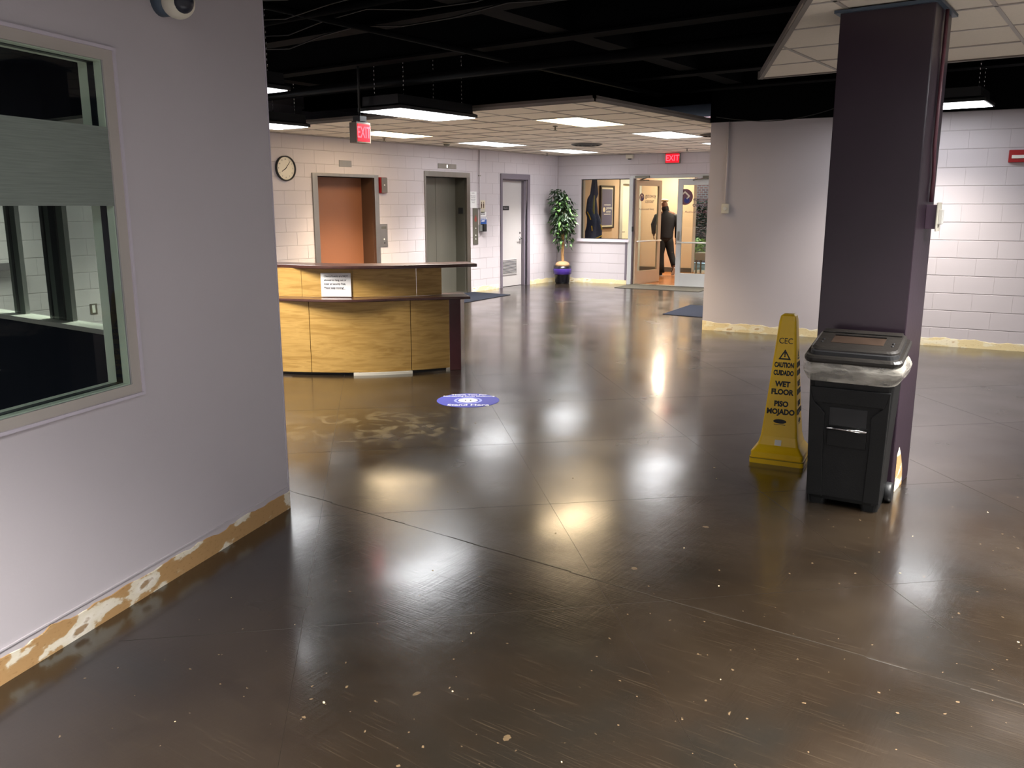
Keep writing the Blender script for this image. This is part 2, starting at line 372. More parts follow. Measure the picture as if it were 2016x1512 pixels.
# ---------------------------------------------------------------- floor
fl = struct('floor', MB().prism([(-10.6, -4.5), (4.5, -4.5), (4.5, 12.2), (-4.3, 12.2), (-4.3, 16.55), (-10.2, 15.85), (-10.2, 15.7), (-10.6, 15.7)], -.12, 0), M['floor'])
joints = []
def seg_clip(p, q):
    n_ = 60; run = None; out = []
    for i in range(n_ + 1):
        t = i / n_; x = p[0] + (q[0] - p[0]) * t; y = p[1] + (q[1] - p[1]) * t
        ok = x > -8.5 and x < 3 and y > -3.5 and y < 9 and not (x < -3.0 - (y - 1.1) * .342 and y < 2.9)
        if ok: run = run or (x, y); last = (x, y)
        elif run: out.append((run, last)); run = None
    if run: out.append((run, last))
    return out
def strip(mb, p, q, wd, h):
    p = Vector((*p, 0)); q = Vector((*q, 0)); d = (q - p).normalized(); nn = Vector((-d.y, d.x, 0)) * wd / 2
    up = Vector((0, 0, h)); dn = Vector((0, 0, -.004))
    mb.loft([[p - nn + dn, p - nn * .5 + up, p + nn * .5 + up, p + nn + dn], [q - nn + dn, q - nn * .5 + up, q + nn * .5 + up, q + nn + dn]])
for k in range(-3, 5):
    c = 4.46 + 1.74 * k
    for a, b in seg_clip((-9, c - 9), (4, c + 4)): joints.append((a, b, .0028))
for k in range(-4, 6):
    c = 1.28 + 1.74 * k
    for a, b in seg_clip((-9, c + 9), (4, c - 4)): joints.append((a, b, .0028))
for a, b, wd in joints:
    mb = MB(); strip(mb, a, b, wd, .0004); obj('scored_joint', mb, M['concrete'], fl)
mb = MB(); x = -4.2
while x < 3.5:
    x2 = x + random.uniform(.12, .4); strip(mb, (x, 3.05 + random.uniform(-.006, .006)), (x2, 3.05 + random.uniform(-.006, .006)), random.uniform(.005, .014), random.uniform(.0006, .002)); x = x2
obj('expansion_joint', mb, M['ridge'], fl, label='ragged filled joint running across the floor')

# ---------------------------------------------------------------- black exposed ceiling
ce = struct('ceiling', MB().prism([(-10.6, -4.5), (4.5, -4.5), (4.5, 12.4), (-4.3, 12.4), (-4.3, 16.6), (-10.6, 16)], DECK, DECK + .1), M['black'])
y = -3.6
while y < 12:
    obj('beam', MB().box(-10.2, 4.3, y - .05, y + .05, 2.98, DECK).box(-10.2, 4.3, y - .09, y + .09, 2.96, 2.98), M['beam'], ce); y += 1.25
for xx in (-8.2, -4.1, .9):
    obj('girder', MB().box(xx - .1, xx + .1, -4, 12.2, 3.0, 3.2), M['beam'], ce)
for (p, q, r_) in (((-9.5, 4.3, 2.9), (-1.9, 4.3, 2.9), .03), ((-9.8, 6.7, 2.84), (3, 6.7, 2.84), .045), ((-4.9, 1, 2.9), (-4.9, 9.8, 2.9), .025)):
    obj('pipe', MB().tube([p, q], r_), M['beam'], ce)
for k in range(4):
    pts = [(-6.8 + .45 * i, 3.9 + .35 * k + .05 * math.sin(i), 2.94 - .07 * math.sin(i * .9 + k) ** 2) for i in range(10)]
    obj('cable', MB().tube(pts, .006, 5), M['wire'], ce)

# dropped tile ceilings
def clip_poly(pts, halfs):
    for (a, b, c) in halfs:      # keep a*x+b*y+c>=0
        out = []
        for i in range(len(pts)):
            p = pts[i]; q = pts[(i + 1) % len(pts)]; dp = a * p[0] + b * p[1] + c; dq = a * q[0] + b * q[1] + c
            if dp >= 0: out.append(p)
            if dp * dq < 0:
                t = dp / (dp - dq); out.append((p[0] + (q[0] - p[0]) * t, p[1] + (q[1] - p[1]) * t))
        pts = out
        if len(pts) < 3: return []
    return pts
def tiled_ceiling(name, xs, ys, skip, halfs, fascia):
    root = sempty(name, (0, 0, 0), 0)
    g = MB()
    full = {}
    for i in range(len(xs) - 1):
        for j in range(len(ys) - 1):
            if (i, j) in skip: continue
            e = .006
            pts = clip_poly([(xs[i] + e, ys[j] + e), (xs[i + 1] - e, ys[j] + e), (xs[i + 1] - e, ys[j + 1] - e), (xs[i] + e, ys[j + 1] - e)], halfs)
            if not pts: continue
            dz = random.uniform(0, .004)
            obj('ceiling_tile', MB().prism(pts, H + .003 + dz, H + .02 + dz), M['tile'], root)
    def bar(pts):
        pts = clip_poly(pts, halfs)
        if pts: g.prism(pts, H, H + .025)
    for x_ in xs: bar([(x_ - .011, ys[0]), (x_ + .011, ys[0]), (x_ + .011, ys[-1]), (x_ - .011, ys[-1])])
    for y_ in ys: bar([(xs[0], y_ - .011), (xs[-1], y_ - .011), (xs[-1], y_ + .011), (xs[0], y_ + .011)])
    obj('ceiling_grid', g, M['grid'], root)
    for a, b in fascia:
        d = (Vector(b) - Vector(a)).normalized(); nn = Vector((-d.y, d.x))
        pts = [Vector(a), Vector(b), Vector(b) + nn * .03, Vector(a) + nn * .03]
        obj('edge_fascia', MB().prism([(p.x, p.y) for p in pts], H - .004, H + .055), M['fascia'], root)
    return root
xs1 = [-10.195, -10.075] + [-9.425 + .65 * k for k in range(8)] + [-4.585]
ys1 = [7.71] + [7.70 + .61 * k for k in range(1, 15)]
LB = (-.124, .992)  # back wall normal (into wall)
cB = -(LB[0] * -10.2 + LB[1] * 15.69)
TROF = [  # ix0, iy cells (two), warm
    (7, 2, 'warm'), (2, 2, 'warm'), (2, 6, 'cool'), (2, 10, 'cool'), (7, 6, 'cool'), (7, 10, 'cool')]
skip1 = set()
for i, j, _ in TROF: skip1 |= {(i, j), (i, j + 1)}
VENT1 = [(4, 8), (8, 7)]
skip1 |= set(VENT1)
tiled_ceiling('ceiling_tiled_lobby', xs1, ys1, skip1, [(-LB[0], -LB[1], -cB)], [((-10.19, 7.7), (-4.575, 7.7)), ((-4.575, 7.7), (-4.575, 10.58)), ])
slx = [-2.72 + .65 * k for k in range(-1, 11)]; sly = [7.2 - .61 * k for k in range(10)][::-1]
d_ = Vector((1.197, -2.567)).normalized(); nrm = Vector((-d_.y, d_.x))
skip2 = {(5, 6)}
sl_half = [(nrm.x, nrm.y, -(nrm.x * -2.72 + nrm.y * 7.2))]
SLX, SLY = slx, sly
tiled_ceiling('ceiling_tiled_near', slx, sly, {(5, 4), (5, 5), (5, 0), (5, 1), (9, 2), (9, 3)}, sl_half,
              [((-2.72, 7.2), (-2.72 + 1.197 * 2.13, 7.2 - 2.567 * 2.13)), ((3.8, 7.2), (-2.72, 7.2))])

# ---------------------------------------------------------------- lights
def make_troffer(kind):
    t = thing('ceiling_light', 'x', 'light')
    a, b = .325, .61
    f = MB()
    for (x0, x1, y0, y1) in ((-a, a, -b, -b + .03), (-a, a, b - .03, b), (-a, -a + .03, -b + .03, b - .03), (a - .03, a, -b + .03, b - .03)):
        f.box(x0, x1, y0, y1, -.006, .05)
    f.box(-a, a, -b, b, .05, .06)
    obj('frame', f, M['white'], t)
    obj('diffuser', MB().box(-a + .03, a - .03, -b + .03, -.004, .0, .004).box(-a + .03, a - .03, .004, b - .03, .0, .004), M['lampwarm' if kind == 'warm' else 'lampcool'], t)
    lamp = area(t, .56, 1.1, TROFFER_W * (1.25 if kind == 'warm' else 1), WARM if kind == 'warm' else COOL, (0, 0, -.012), 95)
    return t
TL = ['warm-toned recessed ceiling light nearest the front corner of the tiled ceiling', 'warm-toned recessed ceiling light in front of the brown elevator doorway',
      'cool recessed ceiling light in front of the steel elevator', 'cool recessed ceiling light near the potted tree corner',
      'cool recessed ceiling light right of the round vent and in front of the glass doors', 'recessed ceiling light mostly hidden behind the right wall edge']
for (i, j, k), lb in zip(TROF, TL):
    t = make_troffer(k); t['label'] = lb
    t.location = ((xs1[i] + xs1[i + 1]) / 2, ys1[j + 1], H)
tn = []
for (i, j) in ((5, 4), (9, 2), (5, 0)):
    t = make_troffer('cool'); [c for c in t.children if c.type == 'LIGHT'][0].data.energy = TROFFER_W * 1.7; t['label'] = 'recessed ceiling light in the near tiled ceiling, out of the frame'; t['group'] = 'near ceiling lights'
    t.location = ((slx[i] + slx[i + 1]) / 2, sly[j + 1], H); tn.append(t)

def make_pendant(label, loc, rz=0, L=1.34, W=.66, power=PENDANT_W, col=NEUT, group='hanging black lights'):
    t = thing('hanging_light', label, 'light', loc, rz, group)
    h = MB(); a = W / 2; b = L / 2
    h.loft([[(-a, -b, 0), (a, -b, 0), (a, b, 0), (-a, b, 0)], [(-a, -b, .03), (a, -b, .03), (a, b, .03), (-a, b, .03)], [(-a + .05, -b + .02, .05), (a - .05, -b + .02, .05), (a - .05, b - .02, .05), (-a + .05, b - .02, .05)],
            [(-a + .06, -b + .02, .14), (a - .06, -b + .02, .14), (a - .06, b - .02, .14), (-a + .06, b - .02, .14)]])
    obj('housing', h, M['blackp'], t)
    obj('diffuser', MB().box(-a + .02, a - .02, -b + .02, b - .02, -.005, .001), M['lampcool'], t)
    for sx in (-1, 1):
        for sy in (-1, 1):
            p0 = Vector((sx * (a - .1), sy * (b - .15), .14)); n_ = 12
            c = MB()
            for q in range(n_):
                z0 = .14 + (DECK - H - .17) * q / n_; c.lathe([(.0035, z0), (.0035, z0 + (DECK - H - .17) / n_ * .8)], 5, (p0.x + (.003 if q % 2 else 0), p0.y, 0))
            obj('chain', c, M['chrome'], t)
    area(t, W - .06, L - .06, power, col, (0, 0, -.018), 105)
    return t
make_pendant('black hanging light box in front of the tiled ceiling, beside the red exit sign', (-6.32, 7.045, 2.535), L=1.21, W=.6)
make_pendant('black hanging light box partly hidden behind the left wall, above the wall clock', (-8.65, 6.725, 2.535), L=1.21, W=.6)
make_pendant('smaller-looking hanging light sliver high up beside the left wall edge', (-6.17, 4.355, 2.535), L=1.21, W=.6)
make_pendant('hanging light seen right of the purple column near the block wall', (-2.0, 10.05, 2.6), 0, L=.62, W=1.2, power=PENDANT_W * .5)
for (lx, ly) in ((-9.6, 3.2), (2.7, 9.3), (1.2, 7.75)):  # the last is an unseen lamp added to brighten the column's right face
    make_pendant('unseen hanging light box out of the frame', (lx, ly, 2.66), group='hanging lights out of frame')
make_pendant('unseen hanging light box out of the frame', (-1.0, .1, 2.6), power=FILL_W, col=COOL, group='hanging lights out of frame')  # from here on, unseen fill lamps added to brighten the near wall
make_pendant('unseen hanging light box out of the frame', (-.7, -2.6, 2.6), power=FILL_W, col=COOL, group='hanging lights out of frame')
make_pendant('unseen hanging light box out of the frame', (2.2, -2.2, 2.66), power=FILL_W, col=COOL, group='hanging lights out of frame')

# ---------------------------------------------------------------- block walls
def wall_slab(mb, u0, u1, z0, z1, holes, y0, y1):
    us = sorted({u0, u1, *[h[0] for h in holes], *[h[1] for h in holes]}); us = [u for u in us if u0 <= u <= u1]
    for a, b in zip(us, us[1:]):
        mid = (a + b) / 2; hs = sorted([(h[2], h[3]) for h in holes if h[0] <= mid <= h[1]]); z = z0
        for (p, q) in hs:
            if p > z: mb.box(a, b, y0, y1, z, p)
            z = max(z, q)
        if z < z1: mb.box(a, b, y0, y1, z, z1)
_bm = {}
def block_mesh(wd, ht):
    k = (round(wd, 3), round(ht, 3))
    if k in _bm: return _bm[k]
    e = .0016; a = wd - .0012; b = ht - .008; o = .0006
    f0 = [(o, .02, o), (o + a, .02, o), (o + a, .02, o + b), (o, .02, o + b)]
    f1 = [(o, e, o), (o + a, e, o), (o + a, e, o + b), (o, e, o + b)]
    f2 = [(o + e, 0, o + e), (o + a - e, 0, o + e), (o + a - e, 0, o + b - e), (o + e, 0, o + b - e)]
    mb = MB().loft([f0, f1, f2], 0, True)
    _bm[k] = mb.mesh('block', M['wall']); return _bm[k]
def blocks(root, u0, u1, z0, z1, holes, limit=300, near=None, zoff=.02):
    cells = []; k = 0; z = z0
    while z < z1 - .01:
        zt = min(z1, .02 + .2 * (math.floor((z - .02) / .2 + 1e-6) + 1)) ; row = round((zt - .02) / .2)
        u = u0 - (.2 if row % 2 else 0)
        while u < u1:
            a, b = max(u, u0), min(u + .4, u1)
            if b - a > .02:
                parts_ = [(a, b)]
                for h in holes:
                    if h[2] < zt - .01 and h[3] > z + .01:
                        if h[2] > z + .02 and h[3] >= zt: pass
                        np_ = []
                        for (p, q) in parts_:
                            if h[0] > p: np_.append((p, min(q, h[0])))
                            if h[1] < q: np_.append((max(p, h[1]), q))
                        parts_ = [x for x in np_ if x[1] - x[0] > .015]
                for p, q in parts_: cells.append((p, q, z, zt))
                # rows cut by the head or sill of a hole keep their own part above / below it
                for h in holes:
                    p, q = max(a, h[0]), min(b, h[1])
                    if q - p > .015:
                        if z < h[3] < zt - .012: cells.append((p, q, h[3], zt))
                        if z + .012 < h[2] < zt: cells.append((p, q, z, h[2]))
            u += .4
        z = zt
    cells.sort(key=lambda c: near(c) if near else 0)
    rest = MB()
    for i, (a, b, z, zt) in enumerate(cells):
        if i < limit: obj('block', block_mesh(b - a, zt - z), None, root, (a, 0, z))
        else: rest.box(a + .0025, b - .0025, 0, .02, z + .0025, zt - .0025)
    if rest.v:
        o = obj('far_blocks', rest, M['wall'], root); o['kind'] = 'stuff'
def residue(name, u0, u1, h, loc, rz, m, gaps=(), amp=.02):
    root = None; mb = MB(); u = u0; step = .03
    pts = []
    while u < u1:
        zt = h + amp * noise.noise(Vector((u * 6 + loc[0], 3, loc[1]))) + amp * .5 * noise.noise(Vector((u * 24, 7, loc[0])))
        pts.append((u, zt)); u += step
    pts.append((u1, h))
    for (a, za), (b, zb) in zip(pts, pts[1:]):
        if any(g0 < (a + b) / 2 < g1 for g0, g1 in gaps): continue
        mb.add([(a, -.004, 0), (b, -.004, 0), (b, -.004, zb), (a, -.004, za), (b, 0, zb + .001), (a, 0, za + .001)], [(0, 1, 2, 3), (3, 2, 4, 5)])
    return struct(name, mb, m, loc, rz)

E1 = (9.03, 10.225, 0, 2.04); E2 = (11.48, 12.6, 0, 2.10); D3 = (13.70, 14.55, 0, 2.11)
mb = MB(); wall_slab(mb, -4.2, 15.7, 0, DECK, [E1, E2, D3], .0025, .4)
we = struct('wall_elevator', mb, M['backing'], EW, EA)
blocks(we, 3.8, 15.68, 0, 3.02, [E1, E2, D3], 300, near=lambda c: c[0] * .55 + (3 if c[2] > 2.5 else 0))
# smooth painted stretch of the same wall left of the blocks
obj('light_leak_panel', MB().box(8.9, 14.8, .40, .42, 0, 2.3), M['grey_int'], we)  # unseen panel added behind the doors to stop outside light leaking in
obj('plaster_panel', MB().box(-4.2, 3.8, 0, .02, 0, DECK), M['wall'], we)
residue('baseboard_elevator', 3, 15.65, .085, (EW[0] + .001, 0, 0), EA, M['residue_far'], gaps=((8.9, 10.36), (11.4, 12.75), (13.6, 14.67)))

# back wall with window and double door
WIN = (.545, 1.62, .92, 2.14); DOOR = (1.64, 4.0, 0, 2.15)
holes = [WIN, DOOR]
mb = MB(); wall_slab(mb, 0, 6.2, 0, H + .4, holes, .0025, .2)
wb = struct('wall_back', mb, M['backing'], BW, BA)
blocks(wb, .0, 6.1, 0, H, holes, 300, near=lambda c: c[0])
residue('baseboard_back', .0, 1.60, .085, (BW[0], BW[1] - .001, 0), BA, M['residue_far'])

# pale wall: smooth drywall then blocks behind the column
mb = MB(); wall_slab(mb, 0, 9, 0, DECK, [], .0, .25)
wp = struct('wall_right_back', mb, M['wall'], PW, PA)
wpb = sempty('wall_right_block', PW, PA)
obj('backing', MB().box(1.7, 9, -.002, .002, 0, 2.66), M['backing'], wpb)
PWB = sempty('wall_right_blocks', (PW[0] + .022 * math.sin(PA), PW[1] - .022 * math.cos(PA), 0), PA)
bpy.data.objects.remove(wpb.children[0]); bpy.data.objects.remove(wpb)
obj('backing', MB().box(1.7, 8.8, .0035, .022, 0, 2.66), M['backing'], PWB)
blocks(PWB, 1.7, 6.5, 0, 2.66, [], 300, near=lambda c: c[0])
obj('end_trim', MB().box(1.69, 1.70, -.001, .022, 0, 2.66), M['wall'], PWB)
residue('baseboard_right_back', 0, 1.7, .105, PW, PA, M['residue_far'], amp=.025)
residue('baseboard_right_block', 1.7, 6, .085, PWB.location, PA, M['residue_far'], amp=.025)
obj('side_return', MB().box(0, .25, .25, 5.6, 0, DECK), M['wall'], wp)
# soffit above the pale wall
obj('soffit', MB().box(0, 8.8, -.05, 0, 2.62, DECK), M['black'], wp)
# other sides of the room, outside the frame
struct('wall_right', MB().box(4.2, 4.4, -4.3, 12.2, 0, DECK), M['wall'])
struct('wall_front', MB().box(-10.2, 4.4, -4.5, -4.3, 0, DECK), M['wall'])

# ---------------------------------------------------------------- near left wall with its window
NWIN = (-1.5, .748, .90, 2.13)
mb = MB(); wall_slab(mb, -3.6, NC, 0, DECK, [NWIN], 0, .11)
wn = struct('wall_left', mb, M['wall'], NW, NA)
obj('corner_bead', MB().box(NC - .004, NC + .004, -.004, .012, .1, DECK), M['lilactrim'], wn)
rs = residue('baseboard_left', -1.6, NC + .004, .095, NW, NA, M['residue'], amp=.022)
obj('shoe_line', MB().box(-1.6, NC, -.006, 0, .118, .124), M['wall'], rs)
obj('corner_patch', MB().add([(NC + .0045, -.005, 0), (NC + .0045, .1, 0), (NC + .0045, .1, .1), (NC + .0045, .03, .2), (NC + .0045, -.005, .27)], [(0, 1, 2, 3, 4)]), M['residue'], rs)
win = sempty('window_1', NW, NA)
def frame_rect(u0, u1, z0, z1, t, y0, y1, mb=None):
    mb = mb or MB()
    mb.box(u0 - t, u1 + t, y0, y1, z1, z1 + t).box(u0 - t, u1 + t, y0, y1, z0 - t, z0)
    mb.box(u0 - t, u0, y0, y1, z0, z1).box(u1, u1 + t, y0, y1, z0, z1); return mb
u0, u1, z0, z1 = NWIN
obj('casing', frame_rect(u0, u1, z0, z1, .052, -.004, .0), M['beige'], win)
obj('outer_bead', frame_rect(u0 - .05, u1 + .05, z0 - .04, z1 + .04, .012, -.012, .0), M['lilactrim'], win)
def ring(u0, u1, z0, z1, t, y0, y1): return frame_rect(u0 + t, u1 - t, z0 + t, z1 - t, t, y0, y1)
obj('outer_jamb', ring(u0, u1, z0, z1, .004, .008, .038), M['mint'], win)
obj('gasket', ring(u0, u1, z0, z1, .007, .038, .066), M['gasket'], win)
obj('inner_jamb', ring(u0, u1, z0, z1, .004, .066, .11), M['mint'], win)
obj('glass_pane', MB().box(u0, u1, .003, .007, z0, z1), M['glass'], win)
obj('frosted_film', MB().box(u0, u1 - .002, .0015, .0028, 1.6, 1.89), M['film'], win)
# guard booth behind it
wf = struct('wall_booth', MB(), M['grey_int'], (-3.564, 2.859, 0), 0)
def bx(name, x0, x1, y0, y1, z0, z1, m, parent, **k): return obj(name, MB().box(x0, x1, y0, y1, z0, z1), m, parent, **k)
bx('half_wall', -6.4, -.04, -.1, -.02, 0, .83, M['grey_int'], wf)
bx('half_wall_outside', -6.4, -.04, -.02, -.0, 0, .83, M['wall'], wf)
bx('header', -6.4, -.04, -.1, 0, 2.12, DECK, M['grey_int'], wf)
w2 = sempty('window_2', (-3.564, 2.859, 0), 0)
bx('sill', -6.4, -.04, -.13, .01, .83, .86, M['white'], w2)
bx('mullion', -2.32, -2.28, -.04, 0, .86, 2.12, M['mullion_dk'], w2)
bx('mullion', -2.28, -2.20, -.03, 0, .86, 2.12, M['mullion'], w2)
bx('mullion', -2.20, -2.12, -.04, 0, .86, 2.12, M['mullion_dk'], w2)
bx('mullion', -2.12, -2.04, -.03, 0, .86, 2.12, M['mullion'], w2)
bx('mullion', -2.84, -2.68, -.03, 0, .86, 2.12, M['mullion'], w2)
bx('mullion', -2.79, -2.755, -.035, -.0305, .86, 2.12, M['mullion_dk'], w2)
t = thing('booth_fill_light', 'small unseen fill light added inside the guard booth, out of the frame', 'light', (-6.2, -1.2, 2.5))  # unseen lamp added to lift the dark booth interior
obj('frame', MB().box(-.3, .3, -.15, .15, -.03, 0), M['white'], t); obj('diffuser', MB().box(-.28, .28, -.13, .13, -.035, -.03), M['lampcool'], t)
area(t, .5, .25, 34, COOL, (0, 0, -.045), 150)
obj('glass_pane', MB().box(-6.4, -.04, -.05, -.046, .86, 2.12), M['glass'], w2)
wg = struct('wall_booth_side', MB().box(-10.18, -10.0, -4.2, 2.85, 0, DECK), M['grey_int'])
bpy.data.objects.remove(wg)
struct('wall_booth_left', MB().box(-9.98, -9.9, -4.2, 2.75, 0, DECK), M['grey_int'])
struct('ceiling_booth', MB().prism([(-9.9, -3.9), (-1.75, -3.9), (-3.68, 2.75), (-9.9, 2.75)], 2.5, 2.54), M['grey_int'])

# dome camera on the near wall
t = thing('security_camera', 'white dome security camera with dark lens high on the left wall', 'camera', (NW[0] + 1.10 * math.cos(NA), NW[1] + 1.10 * math.sin(NA), 2.40), NA)
obj('mount', MB().lathe([(.062, 0), (.062, .03), (.045, .06)], 24, (-.0, 0, .01), axis='y'), M['bluegrey'], t)
def ball(rad, c, n=14): return MB().lathe([(max(.0005, rad * math.cos(R(-90 + 180 * i / n))), rad * math.sin(R(-90 + 180 * i / n))) for i in range(n + 1)], 24, c)
obj('ball', ball(.066, (0, -.085, 0)), M['cream'], t)
dv = Vector((-.42, -.88, -.18)).normalized()
obj('lens_dome', ball(.046, (dv.x * .032, -.085 + dv.y * .032, dv.z * .032)), M['gasket'], t)

# ---------------------------------------------------------------- elevators (each is a thing)
def elevator(label, hole, front, depth, doorm, jambm, seam, wl, wr, wt):
    a, b, _, top = hole
    t = thing('elevator', label, 'elevator', (EW[0], a, 0), EA); wd = b - a
    f = MB().box(-wl, 0, -.02, .03, 0, top + wt).box(wd, wd + wr, -.02, .03, 0, top + wt).box(0, wd, -.02, .03, top, top + wt)
    obj('frame', f, M['stain'], t, bevel=.003)
    obj('left_jamb', MB().box(-.01, 0, .03, depth, 0, top), jambm, t)
    obj('right_jamb', MB().box(wd, wd + .01, .03, depth, 0, top), jambm, t)
    obj('head_jamb', MB().box(0, wd, .03, depth, top, top + .01), M['blackp'], t)
    if seam:
        obj('door_panel', MB().box(0, seam - .003, depth, depth + .03, .01, top), doorm, t)
        obj('door_panel', MB().box(seam + .003, wd, depth, depth + .03, .01, top), doorm, t)
    else: obj('door_panel', MB().box(0, wd, depth, depth + .03, .01, top), doorm, t)
    obj('sill', MB().box(0, wd, -.01, depth + .03, 0, .01), M['stain'], t)
    return t
elevator('elevator doorway with a plain brown door behind the security desk', E1, 0, .285, M['brown'], M['brown_dk'], None, .10, .10, .045)
e2 = elevator('elevator doorway with closed steel doors beside the call panel', E2, 0, .258, M['stain_dk'], M['stain_dk'], .56, .03, .10, .09)
pl = obj('floor_badge', MB().box(-.005, 0, -.055, .055, -.055, .055), M['ink'], e2, (1.118, .13, 1.51), label='small black number plate on the jamb')
t = thing('wall_plate', 'blank grey metal plate above the brown elevator door', 'plate', (EW[0], 9.62, 2.19), EA)
obj('plate', MB().box(-.13, .13, -.008, 0, 0, .1), M['stain'], t, bevel=.002)
t = thing('floor_indicator', 'steel floor indicator plate with lit digit above the steel elevator', 'indicator', (EW[0], 12.07, 2.245), EA)
obj('plate', MB().box(-.25, .25, -.01, 0, 0, .085), M['stain'], t, bevel=.002)
obj('lit_digit', MB().box(-.02, .0, -.012, -.01, .02, .065), mat('lit_digit', (255, 255, 255), emit=(255, 250, 235), es=5), t)
t = thing('fire_alarm_strobe', 'red-sided grey alarm unit beside the top of the brown elevator frame', 'alarm', (EW[0], 10.41, 1.80), EA)
obj('housing', MB().box(-.07, .07, -.05, 0, 0, .255), M['red'], t, bevel=.006)
obj('cover', MB().box(-.058, .072, -.062, -.05, .006, .25), mat('grey_cover', (104, 98, 94), .4), t, bevel=.004)
obj('strobe_lens', MB().box(-.012, .012, -.068, -.062, .12, .14), M['white'], t)
t = thing('call_station', 'steel call station plate right of the brown elevator', 'panel', (EW[0], 10.42, .935), EA)
obj('plate', MB().box(-.1, .085, -.012, 0, 0, .37), M['stain'], t, bevel=.002)
obj('call_button', MB().lathe([(.014, 0), (.012, .006)], 12, (0, -.012, .12), axis='y'), M['white'], t)
obj('key_switch', MB().lathe([(.012, 0), (.01, .005)], 12, (.01, -.012, .06), axis='y'), M['ink'], t)
obj('inset', MB().box(-.055, .055, -.0135, -.012, .29, .33), M['stain_dk'], t)
t = thing('elevator_call_panel', 'tall steel call panel with red fire emblem right of the steel elevator', 'panel', (EW[0], 12.862, .885), EA)
obj('plate', MB().box(-.075, .075, -.012, 0, 0, .67), M['stain_dk'], t, bevel=.002)
obj('fire_emblem', MB().prism([(-.04, 0), (-.02, -.05), (.02, -.05), (.04, 0), (.0, .075)], 0, .002), mat('faded_red_print', (140, 66, 56), .5), t, (0, -.012, .47), (PI / 2, 0, 0))
for zz in (.1, .17, .3): obj('button', MB().lathe([(.012, 0), (.01, .005)], 12, (0, -.012, zz), axis='y'), M['white'], t)
# wall papers and signs
def sheet(name, label, cat, y0, y1, z0, z1, m=M['paper'], off=.003):
    t = thing(name, label, cat, (EW[0], (y0 + y1) / 2, z0), EA)
    obj('sheet', MB().box(-(y1 - y0) / 2, (y1 - y0) / 2, -off, 0, 0, z1 - z0), m, t); return t
t = sheet('notice', 'white paper notice above the tall elevator call panel', 'notice', 12.70, 12.91, 1.563, 1.858)
text('heading', 'NOTICE', .022, M['ink'], t, (0, -.0035, .265))
for i in range(5): text('print_line', ['Please limit riders', 'to two at a time', 'and wear a mask', 'in the elevator', 'Thank you'][i], .02, M['greyink'], t, (0, -.0035, .215 - .03 * i))
t = sheet('restroom_sign', 'small beige restroom sign with two brown figures', 'sign', 13.01, 13.165, 1.535, 1.70, mat('beige_sign', (205, 196, 172), .5))
for dx in (-.032, .032):
    obj('figure', MB().lathe([(.012, 0), (.012, .003)], 12, (dx, -.003, .125), axis='y').box(dx - .014, dx + .014, -.006, -.003, .05, .108).box(dx - .01, dx + .01, -.006, -.003, .02, .05), mat('dark_brown_print', (70, 40, 28)), t)
t = sheet('sign_plate', 'small blank beige plate under the restroom sign', 'sign', 13.02, 13.15, 1.47, 1.525, mat('beige_plate', (196, 190, 170), .5))
t = sheet('mask_sign', 'white sign with grey print above the blue limit sign', 'sign', 12.99, 13.20, 1.40, 1.485)
text('print_line', 'MASKS', .045, M['greyink'], t, (0, -.0035, .045), bold=.0008)
t = sheet('limit_sign', 'small blue and white elevator limit sign above the black dispenser', 'sign', 13.0, 13.21, 1.25, 1.385, M['signblue'])
obj('top_band', MB().box(-.105, .105, -.004, -.003, .095, .135), M['paper'], t)
text('print_line', 'ELEVATOR', .034, M['signblue'], t, (0, -.0045, .115))
text('print_line', 'LIMIT', .05, M['vwhite'], t, (0, -.0035, .065), bold=.001)
t = thing('wall_dispenser', 'black card reader box on a grey bracket below the blue sign', 'box', (EW[0], 13.05, 1.12), EA)
obj('bracket', MB().box(-.09, -.02, -.05, 0, .01, .13), mat('grey_bracket', (120, 122, 120), .4), t, bevel=.004)
obj('reader', MB().box(-.03, .055, -.09, 0, .0, .14), M['blackp'], t, bevel=.006)
t = thing('conduit', 'thin painted conduit running down from the ceiling between elevator and door', 'conduit', (EW[0], 12.985, 1.24), EA)
obj('pipe', MB().tube([(0, -.02, 0), (0, -.02, 1.38)], .012), M['wall'], t)
for zz in (.3, .9): obj('strap', MB().box(-.025, .025, -.033, 0, zz, zz + .02), M['stain'], t)
# clock
t = thing('wall_clock', 'round white wall clock with thin black rim and black hands', 'clock', (EW[0], 8.437, 2.13), EA)
obj('rim', MB().lathe([(.178, 0), (.178, .035), (.165, .04), (.160, .025), (.160, .0)], 40, axis='y'), M['blackp'], t)
obj('face', MB().lathe([(.161, .0), (.161, .018)], 40, axis='y', smooth=False), mat('clock_face', (218, 212, 196), .5), t)
def hand(name, ang, L, wd):
    obj(name, MB().box(-wd, wd, -.024, -.021, -.02, L, rot=Matrix.Rotation(R(ang), 3, 'Y'), c=(0, -.022, 0)), M['ink'], t)
hand('hour_hand', 238, .085, .004); hand('minute_hand', 40, .13, .003)
for k in range(12):
    a = R(30 * k); text('numeral', str(12 if k == 0 else k), .03, M['greyink'], t, (.128 * math.sin(a), -.0185, .128 * math.cos(a)))

